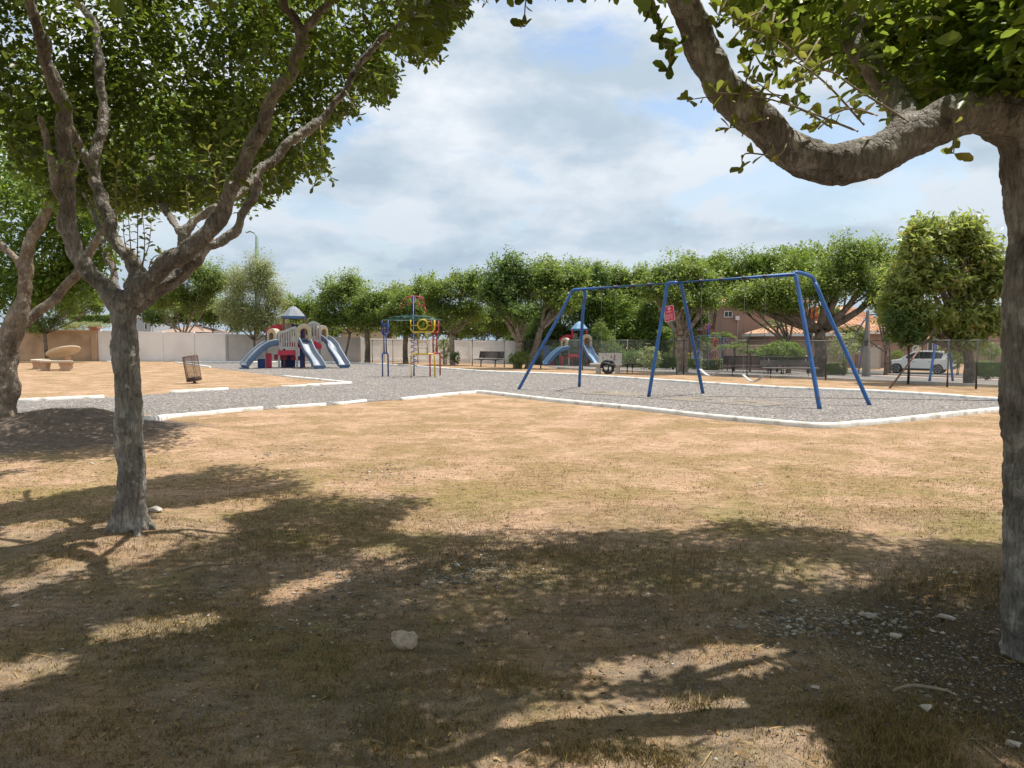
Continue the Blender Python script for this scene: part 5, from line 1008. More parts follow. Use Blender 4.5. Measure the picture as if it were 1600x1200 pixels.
for z in (.07, ht): mb.tube([(rb*math.cos(2*math.pi*k/24), rb*math.sin(2*math.pi*k/24), z) for k in range(24)], .014, 6, closed=True)
for k in range(5): a = 2*math.pi*k/5+.3; mb.tube([(rb*math.cos(a), rb*math.sin(a), .06), (rb*math.cos(a), rb*math.sin(a), ht)], .012, 5)
tv(mb); obj('frame', mb, 'rust', bkt); mb = MB(); mb.lathe([(.22, .06), (.25, .10), (.22, .20)], 16); tv(mb); obj('rubbish_liner', mb, 'black_rubber', bkt, True); mb = MB(); mb.lathe([(.12, -.04), (.12, .02), (.05, .03), (.04, .09)], 12); obj('base', mb, 'hardware', bkt)

# ------------------------------------------------------------------ play towers and climbers
def arch(cx, z0, w, h, n=12, top=.5):    # outline of a round topped arch in x,z
    r = w/2; return [(cx-r, z0)]+[(cx-r*math.cos(math.pi*k/n), z0+h-r*top*2+r*top*2*math.sin(math.pi*k/n)) for k in range(n+1)]+[(cx+r, z0)]
def tr(mb, m): mb.v = [tuple(m@Vector(v)) for v in mb.v]; return mb
def slide(par, pts, w, c_out, c_in, lip=.17):
    p, _ = smooth_path(pts, [1]*len(pts), 5); n = len(p); V_o = []; V_i = []; rl = [MB(), MB()]; e1 = []; e2 = []
    for i, q in enumerate(p):
        d = p[min(i+1, n-1)]-p[max(i-1, 0)]; h = Vector((d.x, d.y, 0)).normalized(); s = Vector((h.y, -h.x, 0)); up = s.cross(d).normalized()
        if up.z < 0: up = -up
        l_ = lip*(.35 if i > n-3 else 1)
        sec = [(-w/2-.05, l_), (-w/2-.05, -.03), (-w/2+.04, -.10), (w/2-.04, -.10), (w/2+.05, -.03), (w/2+.05, l_)]; inn = [(-w/2+.01, l_), (-w/2+.03, .03), (-w/2+.12, -.02), (w/2-.12, -.02), (w/2-.03, .03), (w/2-.01, l_)]
        V_o += [q+s*a+up*b for a, b in sec]; V_i += [q+s*a+up*b for a, b in inn]; e1.append(q+s*(-w/2-.02)+up*l_); e2.append(q+s*(w/2+.02)+up*l_)
    k = 6; g = lambda V: [[i*k+a, i*k+a+1, (i+1)*k+a+1, (i+1)*k+a] for i in range(n-1) for a in range(k-1)]
    t = thing('slide', None, None); t.parent = par
    mb = MB(); mb.add(V_o, g(V_o)+[list(range(k)), [(n-1)*k+a for a in range(k)]]); obj('chute_shell', mb, c_out, t, True)
    mb = MB(); mb.add(V_i, g(V_i)); obj('slide_bed', mb, c_in, t, True)
    for e in (e1, e2): mb = MB(); mb.tube(e, .04, 8); obj('lip', mb, c_in, t, True)
    q = p[-2]; mb = MB(); mb.box((q.x, q.y+.12, q.z/2-.06), (w*.8, .4, max(q.z-.04, .1))); obj('foot', mb, c_out, t)
    return t
def railing(par, x0, x1, y, z0, zt0, zt1, m, bars=6, hump=.08, y1=None):
    y1 = y if y1 is None else y1; mb = MB(); n = 10
    P = lambda k, z: Vector((x0+(x1-x0)*k, y+(y1-y)*k, z))
    top = [P(i/n, zt0+(zt1-zt0)*(3*(i/n)**2-2*(i/n)**3)+hump*math.sin(math.pi*i/n)) for i in range(n+1)]
    for a, b in zip(top[:-1], top[1:]):
        mb.add([a+Vector((0, -.04, -.1)), b+Vector((0, -.04, -.1)), b+Vector((0, -.04, .05)), a+Vector((0, -.04, .05)), a+Vector((0, .04, -.1)), b+Vector((0, .04, -.1)), b+Vector((0, .04, .05)), a+Vector((0, .04, .05))], [[0, 1, 2, 3], [7, 6, 5, 4], [3, 2, 6, 7], [0, 4, 5, 1], [0, 3, 7, 4], [1, 5, 6, 2]])
    mb.add([P(0, z0)+Vector((0, sy, dz)) for sy in (-.04, .04) for dz in (0, .11)]+[P(1, z0)+Vector((0, sy, dz)) for sy in (-.04, .04) for dz in (0, .11)], [[0, 1, 3, 2], [4, 6, 7, 5], [0, 4, 5, 1], [2, 3, 7, 6], [0, 2, 6, 4], [1, 5, 7, 3]])
    for i in range(bars+1):
        k = i/bars; zt = zt0+(zt1-zt0)*(3*k*k-2*k**3)+hump*math.sin(math.pi*k); w = .055 if i in (0, bars) else .032; mb.box(P(k, (z0+zt)/2), (w*2, .07, zt-z0))
    return obj('railing', mb, m, par)
def hood(par, cx, y, z0, w, h, depth, m, m_in, rz=0):
    t = thing('tunnel_hood', None, None); t.parent = par; t.location = (cx, y, 0); t.rotation_euler = (0, 0, rz)
    mb = MB(); mb.ring_prism(arch(0, z0, w, h), arch(0, z0, w*.56, h*.74), -depth/2, depth/2); obj('arch', mb, m, t, True).data.polygons.foreach_set('use_smooth', [False]*len(mb.f))
    mb = MB(); mb.ring_prism(arch(0, z0+.003, w*.60, h*.77), arch(0, z0+.003, w*.50, h*.70), -depth/2-.02, -depth/2+.06); obj('trim', mb, m_in, t); return t
def play_tower(label, loc, rz, c, scale=1, extra=False):
    t = thing('play_tower', label, 'play structure', loc, rz, 'moulded plastic play towers'); t.scale = (scale,)*3
    # roof
    a = .70; mb = MB(); n = 8
    def sq(r, z): return [(r*math.cos(2*math.pi*(k+.5)/n)*1.0, .2+r*math.sin(2*math.pi*(k+.5)/n), z) for k in range(n)]
    rings = [sq(.73, 2.93), sq(.60, 3.07), sq(.36, 3.34), sq(.14, 3.50), sq(.03, 3.53)]
    mb.add([p for r_ in rings for p in r_], [[i*n+k, i*n+(k+1) % n, (i+1)*n+(k+1) % n, (i+1)*n+k] for i in range(4) for k in range(n)]+[[k for k in range(n)], [4*n+k for k in range(n)]]); rf = obj('roof', mb, c['roof'], t)
    mb = MB(); mb.add(sq(.74, 2.80)+sq(.76, 2.96)+sq(.66, 2.96)+sq(.66, 2.80), [[i*n+k, i*n+(k+1) % n, ((i+1) % 4)*n+(k+1) % n, ((i+1) % 4)*n+k] for i in range(4) for k in range(n)]); obj('rim', mb, c['rim'], rf)
    for x, y in ((-.55, -.28), (.55, -.28), (-.55, .72), (.55, .72)): mb = MB(); mb.box((x, y, 1.42), (.10, .10, 2.9)); obj('post', mb, c['post'], t)
    for x, y, z in ((-.82, -.55, 1.55), (.15, -.7, 1.6), (1.42, -.1, 1.7), (-1.5, -.35, 1.5), (1.0, .7, 1.6)): mb = MB(); mb.box((x, y, z/2-.03), (.12, .12, z+.06)); obj('post', mb, c['post2'], t)
    # decks
    for x0, x1, y0, y1, z in ((-.86, .2, -.72, .1, 1.0), (-.6, .62, -.3, .75, 1.45), (.3, 1.5, -.6, .5, 1.35)): mb = MB(); mb.box(((x0+x1)/2, (y0+y1)/2, z-.06), (x1-x0, y1-y0, .13)); mb.box(((x0+x1)/2, y0+.05, z-.14), (x1-x0+.03, .12, .26)); obj('deck', mb, c['red'], t, bevel=.02)
    for bx_ in (((-1.38, -.2, .42), (.30, .5, .85)), ((-.75, .1, .62), (.7, .6, .3)), ((.1, .2, .55), (.6, .5, .22))): mb = MB(); mb.box(*bx_); obj('under_panel', mb, c['red'], t, bevel=.03)
    for bx_ in (((-1.78, -.1, .25), (.4, .6, .55)), ((.42, -.3, .55), (.22, .25, 1.1)), ((-.35, .75, .5), (.8, .1, 1.0))): mb = MB(); mb.box(*bx_); obj('base_panel', mb, c['base'], t, bevel=.03)
    # red wavy panel up at the left
    mb = MB(); top = [(-1.55+.92*k/10, 2.16+.42*(3*(k/10)**2-2*(k/10)**3)+.10*math.sin(math.pi*k/10*1.4)) for k in range(11)]; mb.prism([(-1.55, 1.35)]+top+[(-.63, 1.75)], .35, .45); obj('wave_panel', mb, c['red2'], t, bevel=.02)
    mb = MB(); mb.prism([(-.52, 1.5), (-.52, 2.55), (-.12, 2.62), (-.12, 1.5)], .66, .72); obj('back_panel', mb, c['cream'], t)
    mb = MB(); mb.tube([(-.1, .3, 2.42), (.32, .25, 2.40)], .11, 10); mb.box((.1, .28, 2.25), (.08, .08, .3)); obj('telescope', mb, c['base'], t, True)
    mb = MB(); mb.prism(arch(.45, 1.45, .32, .95), .3, .36); obj('inner_panel', mb, c['base'], t)
    hood(t, -1.08, -.45, 1.42, .62, .82, .42, c['cream'], c['inn'], R(-38)); hood(t, .56, -.66, 1.55, .80, .98, .30, c['cream'], c['inn']); hood(t, 1.58, .1, 1.72, .6, .72, .34, c['cream'], c['inn'], R(35))
    railing(t, -.80, .12, -.70, 1.10, 2.05, 2.32, c['rail'], 7, -.02); railing(t, .80, 1.45, -.25, 1.50, 2.52, 2.48, c['rail'], 4, .12); railing(t, -1.5, -1.3, 0, 1.2, 1.95, 2.0, c['base'], 2)
    railing(t, .62, 1.4, .6, 1.5, 2.4, 2.4, c['rail'], 5, .05)
    mb = MB(); mb.tube([(.95, -.2, 1.50), (1.15, -.25, 1.46), (1.35, -.2, 1.30), (1.5, -.15, 1.22)], .10, 8); obj('beam', mb, c['red2'], t, True)
    slide(t, [(-.95, -.55, 1.38), (-1.35, -.72, 1.32), (-1.8, -.9, 1.02), (-2.2, -1.08, .62), (-2.5, -1.2, .26), (-2.66, -1.28, .16)], .64, c['slide_o'], c['slide_i'], .22)
    slide(t, [(.56, -.72, 1.52), (.66, -1.0, 1.30), (.80, -1.35, .95), (.93, -1.65, .72), (1.12, -2.0, .45), (1.28, -2.35, .17), (1.35, -2.6, .14)], .58, c['slide_o'], c['slide_i'], .20)
    slide(t, [(1.62, .05, 1.66), (1.86, -.15, 1.55), (2.10, -.42, 1.25), (2.22, -.8, .95), (2.40, -1.2, .62), (2.62, -1.6, .22), (2.72, -1.85, .14)], .58, c['slide_o'], c['slide_i'], .20)
    if extra:
        mb = MB(); mb.prism(arch(-2.55, .1, .62, 1.55, 12, .45), .5, .62); obj('climb_panel', mb, 'rim_blue', t, bevel=.03)
        mb = MB(); mb.prism(arch(-1.95, .1, .4, 1.3, 12, .45), .6, .7); obj('climb_panel', mb, 'play_green', t, bevel=.03)
        mb = MB(); mb.box((-2.35, -.1, .28), (.85, .6, .45)); mb.box((-2.25, .1, .55), (.55, .2, .2)); obj('seat_block', mb, 'play_red', t, bevel=.06)
    return t
c1 = dict(roof='roof_grey', rim='rim_blue', post='post_brown', post2='panel_grey', red='play_red', red2='play_red', base='deep_blue', cream='cream', inn='hood_in', rail='panel_grey', slide_o='slide_blue', slide_i='slide_grey')
c2 = dict(roof='roof_blue', rim='sky_blue', post='play_red', post2='panel_grey', red='play_red', red2='play_red', base='play_green', cream='cream', inn='hood_in', rail='play_green', slide_o='sky_blue', slide_i='roof_blue')
pt = G(460, 574.5); play_tower('play tower with weathered grey roof and faded slides on the near gravel', pt, R(16), c1, 1.0)
pt2 = G(905, 572.5); play_tower('play tower with light blue roof and bright blue slides behind the fence', pt2, R(-3), c2, 1.0, True)

def climber(label, loc, rz, cols, scale=1):
    t = thing('jungle_gym', label, 'climbing frame', loc, rz, 'tubular climbing frames with a domed ladder ring'); t.scale = (scale,)*3; r = .034
    cy_, cr_, cb_, cg_, cp_, ck_ = cols
    # ladder ring roof: outer and inner rings joined by rungs, slightly domed
    mb = MB(); nR = 8; cx, cy = .02, .15
    def rp(rad, k, z, n=nR): a = 2*math.pi*k/n; return Vector((cx+rad*math.cos(a), cy+rad*math.sin(a)*.95, z))
    rings = [(1.28, 2.46), (.80, 2.60), (.30, 2.66)]
    for rad, z in rings: mb.tube([rp(rad, k, z) for k in range(nR)], r*.62, 6, closed=True)
    for k in range(nR): mb.tube([rp(rad, k, z) for rad, z in rings], r*.5, 6)
    obj('ladder_ring', mb, cg_, t, True)
    def bar(mb, *pts, rr=r): mb.tube([Vector(p) for p in pts], rr, 7)
    # central pole with spiral
    mb = MB(); bar(mb, (.05, .2, -.05), (.05, .2, 3.5), rr=.04); obj('centre_pole', mb, cb_, t, True)
    mb = MB(); mb.tube([(.05+.13*math.cos(a*1.0), .2+.13*math.sin(a), .45+1.45*k/60) for k, a in enumerate(np.linspace(0, 12*math.pi, 61))], .018, 6); obj('spiral', mb, cp_, t, True)
    mb = MB(); bar(mb, (-.02, .2, 2.7), (-.02, .2, 3.45)); bar(mb, (.12, .2, 2.7), (.12, .2, 3.45)); obj('upper_poles', mb, cp_, t, True)
    mb = MB(); bar(mb, (-.45, .2, 3.08), (-.38, .2, 3.30), (-.22, .2, 3.46), (.05, .2, 3.50), (.35, .2, 3.48), (.5, .2, 3.32), (.54, .2, 3.05), rr=.022); bar(mb, (-.45, .2, 3.1), (-.1, .2, 3.16), (.05, .2, 3.42), rr=.02); bar(mb, (.05, .2, 3.16), (.3, .2, 3.14))
    mb.tube([(.38+.14*math.cos(2*math.pi*k/14), .15, 3.26+.20*math.sin(2*math.pi*k/14)) for k in range(14)], .022, 6, closed=True); bar(mb, (.38, .15, 3.06), (.38, .15, 3.46), rr=.018); bar(mb, (-.45, .2, 3.1), (-.55, .5, 2.9), rr=.018); bar(mb, (.54, .2, 3.05), (.6, -.2, 2.8), rr=.018); obj('top_loops', mb, ck_, t, True)
    def station(pos, ang, m, loop, name):
        mx = Matrix.Translation(Vector(pos))@Matrix.Rotation(ang, 4, 'Z'); mb = MB(); w = .5
        bar(mb, (-w, 0, -.05), (-w, 0, .92), (-w+.06, 0, 1.0), (w-.06, 0, 1.0), (w, 0, .92), (w, 0, -.05)); u = .19
        for x in (-u, u): bar(mb, (x, 0, 1.0), (x, 0, 1.92))
        if loop == 'panel':
            mb.tube([Vector(p) for p in ((-w, 0, 2.44), (-w, 0, 2.05), (-w+.1, 0, 1.92), (w-.1, 0, 1.92), (w, 0, 2.05), (w, 0, 2.44))], r, 7)
            mb.tube([(.0+.21*math.cos(2*math.pi*k/16), 0, 2.24+.21*math.sin(2*math.pi*k/16)) for k in range(16)], r, 6, closed=True); bar(mb, (-w, 0, 2.2), (-.21, 0, 2.2)); bar(mb, (.21, 0, 2.2), (w, 0, 2.2))
            for z in (1.25, 1.5, 1.75): bar(mb, (-u, 0, z), (u, 0, z), rr=r*.6)
        else:
            for k in range(4): z = 1.12+.25*k; bar(mb, (-u, 0, z), (u, 0, z), rr=r*.8)
            mb.tube([Vector(p) for p in ((-.36, 0, 2.44), (-.36, 0, 2.0), (-.26, 0, 1.92), (.26, 0, 1.92), (.36, 0, 2.0), (.36, 0, 2.44))], r, 7); bar(mb, (-.36, 0, 2.2), (.36, 0, 2.2)); bar(mb, (0, 0, 1.92), (0, 0, 2.44))
        tr(mb, mx); obj(name, mb, m, t, True)
    station((.42, -.95, 0), R(0), cy_, 'panel', 'front_station'); station((.98, .25, 0), R(62), cr_, 'ladder', 'side_station')
    mx = Matrix.Translation((-1.18, .15, 0))@Matrix.Rotation(R(55), 4, 'Z'); mb = MB(); w = .2
    bar(mb, (-w, 0, -.05), (-w, 0, .95), (-w+.05, 0, 1.02), (w-.05, 0, 1.02), (w, 0, .95), (w, 0, -.05))
    for x in (-.08, .08): bar(mb, (x, 0, 1.02), (x, 0, 1.9))
    mb.tube([Vector(p) for p in ((-.22, 0, 2.44), (-.22, 0, 1.98), (-.16, 0, 1.84), (.16, 0, 1.84), (.22, 0, 1.98), (.22, 0, 2.44))], r, 7); bar(mb, (-.08, 0, 1.9), (-.1, 0, 2.3), (.1, 0, 2.3), (.08, 0, 1.9)); tr(mb, mx); obj('narrow_station', mb, cb_, t, True)
    return t
climber('tall climbing frame with yellow front and red side panels on the near gravel', G(645, 588.5), R(8), ('steel_yellow', 'steel_red', 'steel_blue', 'steel_green', 'steel_purple', 'steel_pink'))
climber('climbing frame with blue poles and green top standing behind the fence', G(1108, 579.5), R(40), ('steel_blue', 'steel_red', 'steel_blue', 'steel_green', 'steel_purple', 'steel_red'), .92)
# white moulded climbing wall by the far climber
cw = thing('play_wall', 'pale rounded plastic climbing panel behind the middle swing legs', 'play panel', G(1089, 577)); mb = MB(); mb.prism(arch(0, -.05, .95, 1.55, 12, .3), -.08, .08); obj('panel', mb, 'panel_grey', cw, bevel=.02)
mb = MB()
for x in (-.22, .02, .24):
    for z in (.4, .75, 1.1): mb.box((x, -.1, z), (.12, .05, .05))
obj('foot_holds', mb, 'concrete', cw)
yp = thing('marker_post', 'short yellow post behind the tree trunk at the fence', 'post', G(1076, 577)); mb = MB(); mb.tube([(0, 0, -.05), (0, 0, 1.15)], .08, 10); mb.lathe([(.1, 1.1), (.13, 1.2), (.06, 1.3)], 10); obj('post', mb, 'steel_yellow', yp, True)

# ------------------------------------------------------------------ lamp post, utility pole, wires
lamp = thing('street_lamp', 'tall grey street lamp with a curved arm rising behind the trees at left', 'street lamp', Vector((D(402, 500, 60).x, 60, 0))); o = lamp.location.copy()
mb = MB(); mb.tube([(0, 0, 0), (0, 0, 5), D(401.3, 370, 60)-o], [.20, .17, .12], 10); obj('pole', mb, 'green_post', lamp, True)
mb = MB(); mb.tube([D(401.3, 371, 60)-o, D(397, 364, 60)-o, D(391, 361.5, 60)-o, D(386.5, 362.5, 60)-o], .055, 8); obj('arm', mb, 'green_post', lamp, True)
mb = MB(); e = D(386, 362.5, 60)-o; mb.lathe([(.02, .06), (.12, .02), (.13, -.05), (.05, -.08)], 10, e); obj('lamp_head', mb, 'pole_con', lamp, True)
up_ = thing('utility_pole', 'concrete utility pole partly hidden under the umbrella tree canopy', 'pole', Vector((D(1354, 560, 42).x, 42, gz(D(1354, 560, 42).x, 42)))); mb = MB(); mb.tube([(0, 0, -.2), (0, 0, 6.2)], [.24, .15], 12); obj('pole', mb, 'pole_con', up_, True)
mb = MB(); mb.box((-.14, -.2, 1.9), (.16, .12, .3)); obj('meter_box', mb, 'black_rubber', up_)
for py, py2, nm in ((461, 466, 'highest'), (476, 474, 'middle'), (488, 485, 'lowest')):
    a = D(1500, py-2, 75); b = D(1900, py2, 60); w = thing('power_line', nm+' of the thin dark overhead cables beside the right edge trunk', 'cable', a, 0, 'overhead cables at the far right'); mb = MB(); mb.tube([(b-a)*k/8+Vector((0, 0, -.5*math.sin(math.pi*k/8))) for k in range(9)], .022, 5); obj('cable', mb, 'hardware', w)

# ------------------------------------------------------------------ buildings
def hip_roof(par, x0, x1, y0, y1, ze, zr, ov=.5, gable=False):
    x0 -= ov; x1 += ov; y0 -= ov; y1 += ov; hy = (y1-y0)/2; ins = 0 if gable else hy; ym = (y0+y1)/2; mb = MB(); rows = 0
    E = [Vector((x0, y0, ze)), Vector((x1, y0, ze)), Vector((x1, y1, ze)), Vector((x0, y1, ze)), Vector((x0+ins, ym, zr)), Vector((x1-ins, ym, zr))]
    th = Vector((0, 0, -.12)); mb.add(E+[e+th for e in E[:4]], [[0, 1, 5, 4], [1, 2, 5], [2, 3, 4, 5], [3, 0, 4], [0, 6, 7, 1], [1, 7, 8, 2], [2, 8, 9, 3], [3, 9, 6, 0], [6, 9, 8, 7]]); r_ = obj('roof', mb, 'roof_tile', par)
    # tile barrels running up the front slope and hip ends
    mb = MB(); n = int((x1-x0)/.30)
    for i in range(n+1):
        x = x0+(x1-x0)*i/n; k = 1 if gable else min(1, (x-x0)/max(ins, .01), (x1-x)/max(ins, .01))
        if k < .03: continue
        mb.tube([(x, y0-.02, ze+.02), (x, y0+(ym-y0)*k, ze+(zr-ze)*k+.02)], .075, 6, caps=True)
    obj('tile_ridges', mb, 'roof_tile', r_)
    mb = MB(); mb.box(((x0+x1)/2, y0-.03, ze-.13), (x1-x0, .05, .24)); mb.box((x1+.03, (y0+y1)/2, ze-.13), (.05, y1-y0, .24)); mb.box((x0-.03, (y0+y1)/2, ze-.13), (.05, y1-y0, .24)); obj('fascia', mb, 'white_trim', r_)
    return r_
def window(par, x, z, w, h, y, panes=2):
    mb = MB(); f = .07
    mb.box((x-w/2, y-.03, z), (f, .1, h+f)); mb.box((x+w/2, y-.03, z), (f, .1, h+f)); mb.box((x, y-.03, z+h/2), (w-f, .1, f)); mb.box((x, y-.03, z-h/2), (w-f, .1, f))
    for i in range(1, panes): mb.box((x-w/2+w*i/panes, y-.028, z), (.05, .08, h-f))
    fr = obj('window', mb, 'white_trim', par); mb = MB(); mb.box((x, y-.005, z), (w-f, .03, h-f)); obj('pane', mb, 'glass', fr); return fr
def house(name, label, x0, x1, yd, depth, ze, zr, m, base=-.88, gable=False, rz=0, cat='house', group='houses beyond the far playground'):
    xm = (x0+x1)/2; t = thing(name, label, cat, (xm, yd, base), rz, group); mb = MB(); mb.box((0, depth/2, (ze-base)/2-.2), (x1-x0, depth, ze-base+.4)); obj('wall', mb, m, t); hip_roof(t, -(x1-x0)/2, (x1-x0)/2, 0, depth, ze-base, zr-base, .5, gable); return t
def xat(px, y): return D(px, 531, y).x
H1 = house('house', 'two storey dusky pink house behind the flat topped tree', xat(1113, 66), xat(1262, 66), 66, 9, topz(1113, 472, Vector((0, 66, 0))), topz(1113, 440, Vector((0, 66, 0))), 'pink_wall')
xm = (xat(1113, 66)+xat(1262, 66))/2; zz_ = lambda py: D(1137, py, 66).z+.88
window(H1, xat(1137, 66)-xm, zz_(491), .7, .5, 0); window(H1, xat(1184, 66)-xm, zz_(537), 1.0, .42, 0); window(H1, xat(1236, 66)-xm, zz_(492), .8, .5, 0); window(H1, xat(1240, 66)-xm, zz_(537), 1.0, .6, 0)
mb = MB(); mb.box((xat(1150, 66)-xm, -.2, zz_(497)), (.34, .35, .36)); mb.box((xat(1165, 66)-xm, -.2, zz_(528.5)), (.55, .35, .3)); mb.tube([(xat(1152, 66)-xm, -.06, zz_(499)), (xat(1152, 66)-xm, -.06, zz_(560))], .04, 6); obj('air_conditioner', mb, 'white_trim', H1)
H1b = house('house', 'orange tiled wing at the left of the two storey house behind the red sign tree', xat(1076, 70), xat(1118, 70), 70, 7, topz(1100, 512, Vector((0, 70, 0))), topz(1100, 486, Vector((0, 70, 0))), 'pink_wall2')
H2 = house('house', 'low house with small terracotta hipped roof behind the rounded shrub', xat(1202, 60), xat(1300, 60), 60, 5, topz(1202, 520.5, Vector((0, 60, 0))), topz(1202, 499, Vector((0, 60, 0))), 'pink_wall')
H3 = house('house', 'long terracotta roofed house behind the white car and concrete pole', xat(1262, 68), xat(1388, 68), 66, 11, topz(1300, 517.5, Vector((0, 66, 0))), topz(1300, 474, Vector((0, 66, 0))), 'pink_wall')
mb = MB(); 
x3 = (xat(1262, 68)+xat(1388, 68))/2; window(H3, xat(1370, 66)-x3, D(0, 545, 66).z+.88, .5, .5, 0)
H4 = house('house', 'terracotta roofed house with white door directly behind the white car', xat(1389, 69), xat(1500, 69), 69, 9, topz(1400, 517.5, Vector((0, 69, 0))), topz(1400, 490, Vector((0, 69, 0))), 'pink_wall2')
x4 = (xat(1389, 69)+xat(1500, 69))/2; z4 = lambda py: D(0, py, 69).z+.88
window(H4, xat(1399, 69)-x4, z4(543), .62, 1.0, 0); window(H4, xat(1457, 69)-x4, z4(541), .9, .9, 0)
mb = MB(); mb.box((xat(1431, 69)-x4, -.03, z4(553)), (.7, .08, 2.4)); obj('door', mb, 'white_trim', H4)
H5 = house('house', 'far house whose tiled roof line shows low beside the right edge trunk', xat(1520, 78), xat(1640, 78), 78, 9, topz(1540, 512, Vector((0, 78, 0))), topz(1540, 491.5, Vector((0, 78, 0))), 'pink_wall2')
gw = thing('garden_wall', 'pinkish garden wall with white cap in front of the two storey house', 'wall', (0, 0, 0)); a = Vector((xat(1098, 60), 60, -.88)); b = Vector((xat(1222, 57), 57, -.88)); gw.location = a; d = b-a
mb = MB(); mb.box(d/2+Vector((0, 0, .95)), (d.length, .2, 2.1), rz=math.atan2(d.y, d.x)); obj('wall', mb, 'pink_wall2', gw); mb = MB(); mb.box(d/2+Vector((0, 0, 2.04)), (d.length, .3, .08), rz=math.atan2(d.y, d.x)); obj('cap', mb, 'tan_cap', gw)
gate = thing('garden_gate', 'grey panelled gate right of the concrete utility pole', 'gate', Vector((xat(1366, 62), 62, -.88))); mb = MB(); mb.box((0, 0, .95), (1.0, .06, 1.8)); obj('panel', mb, 'concrete', gate)
mb = MB(); [mb.box((x, -.01, .95), (.07, .1, 1.9)) for x in (-.53, .53)]; obj('frame', mb, 'pole_con', gate)
B1_ = thing('apartment_block', 'small pale blue grey flat roofed building above the white wall', 'building', Vector((xat(219, 85), 85, 0)), 0, 'buildings behind the boundary wall'); w_ = xat(244, 85)-xat(205, 85)
mb = MB(); mb.box((0, 3, 2.05), (w_, 6, 4.1)); mb.box((w_/2-.25, -.1, 2.15), (.5, .4, 4.35)); obj('wall', mb, 'grey_house', B1_); mb = MB(); mb.box((0, 3, 4.16), (w_+.2, 6.2, .14)); obj('parapet', mb, 'white_trim', B1_); window(B1_, xat(231, 85)-xat(219, 85), D(0, 510, 85).z, .6, .65, 0)
B2_ = thing('house', 'low house with brown shingled hip roof behind the small forked tree', 'house', Vector((xat(282, 74), 74, 0)), 0, 'buildings behind the boundary wall'); w_ = xat(322, 74)-xat(242, 74)
mb = MB(); mb.box((0, 4, 1.1), (w_-.6, 8, 2.3)); obj('wall', mb, 'beige_wall', B2_); mb = MB(); z0, z1 = D(0, 519, 74).z, D(0, 507, 78).z; h = w_/2
mb.add([(-h, -.4, z0), (h, -.4, z0), (h, 8.4, z0), (-h, 8.4, z0), (-h+3, 4, z1), (h-3, 4, z1)], [[0, 1, 5, 4], [1, 2, 5], [2, 3, 4, 5], [3, 0, 4], [0, 3, 2, 1]]); obj('roof', mb, 'brown_roof', B2_)
B3_ = thing('building', 'beige building corner showing above the wall between two tree trunks', 'building', Vector((xat(566, 70), 70, 0)), 0, 'buildings behind the boundary wall'); w_ = xat(600, 70)-xat(532, 70)
mb = MB(); mb.box((0, 4, 1.3), (w_, 8, 2.7)); obj('wall', mb, 'beige_wall', B3_); mb = MB(); h = w_/2+.3; mb.add([(-h, -.4, 2.65), (h, -.4, 2.65), (h, 8.4, 2.65), (-h, 8.4, 2.65), (-h+2, 4, 3.5), (h-2, 4, 3.5)], [[0, 1, 5, 4], [1, 2, 5], [2, 3, 4, 5], [3, 0, 4], [0, 3, 2, 1]]); obj('roof', mb, 'brown_roof', B3_)
# ------------------------------------------------------------------ shrubs, hedges, palms
def shrub(name, label, base, blobs, m, leaf=.09, depth=None, dens=1.6, stem=.05, group='clipped shrubs and hedges', cat='shrub', box=False):
    b = G(*base) if depth is None else Vector((xat(base[0], depth), depth, 0)); b.z = gz(b.x, b.y); t = thing(name, label, cat, b, 0, group); org = np.array(b); CC = []; NN = []
    for i, (cx, cy, rx, ry) in enumerate(blobs):
        c = D(cx, cy, b.y); s = b.y/F; area = (rx*ry*2+rx*rx)*s*s*4; n = int(area*16*dens)+30
        if box:
            q = rng.uniform(-1, 1, (n, 3)); ax = rng.integers(0, 3, n); q[np.arange(n), ax] = np.sign(q[np.arange(n), ax]); nn = np.zeros((n, 3)); nn[np.arange(n), ax] = q[np.arange(n), ax]; C = np.array(c)+q*np.array([rx*s, .5, ry*s])+rng.normal(size=(n, 3))*.03; Cn = nn
        else: C, Cn = blob_clusters(c, (rx*s, rx*s*.8, ry*s), n, i); C = np.array(c)+(C-np.array(c))*1.0
        CC.append(C); NN.append(Cn)
    P, Nn, S, r = cluster_leaves(np.vstack(CC), np.vstack(NN), 8, .055, leaf); leaves('foliage', P, Nn, S, m, t, org=org, rnd=r)
    mb = MB(); c = D(blobs[0][0], blobs[0][1], b.y)-b; mb.tube([(0, 0, -.1), c*.5, c], [stem*1.4, stem, stem*.5], 7); mb.tube([(0.1, 0, -.1), c*.5+Vector((.12, 0, 0)), c+Vector((.2, 0, 0))], [stem, stem*.8, stem*.4], 7)
    if box: 
        s = b.y/F; mb.box(c, (blobs[0][2]*s*1.85, .85, blobs[0][3]*s*1.85))
        obj('stems', mb, 'leaf_dark', t)
    else: obj('stems', mb, 'bark_far', t)
    return t
shrub('round_shrub', 'rounded clipped bright green shrub behind the dark bench pair', (1222, 577), [(1222, 551, 33, 17), (1205, 556, 18, 13), (1240, 556, 16, 13)], 'leaf_bright', .11, depth=43, dens=5)
shrub('cone_shrub', 'large cone shaped clipped conifer right of the far play tower', (938, 571), [(945, 548, 22, 26), (938, 522, 12, 22), (952, 556, 14, 18)], 'leaf_mid', .08, depth=57.5, dens=4.5)
shrub('hedge', 'low clipped yellow green hedge left of the red sign tree trunk', (1042, 576), [(1042, 566, 13, 8)], 'leaf_bright', .08, depth=50, box=True, cat='hedge'); shrub('hedge', 'short clipped hedge right of the red sign tree trunk', (1085, 576), [(1084, 567, 8, 7)], 'leaf_bright', .08, depth=51, box=True, cat='hedge')
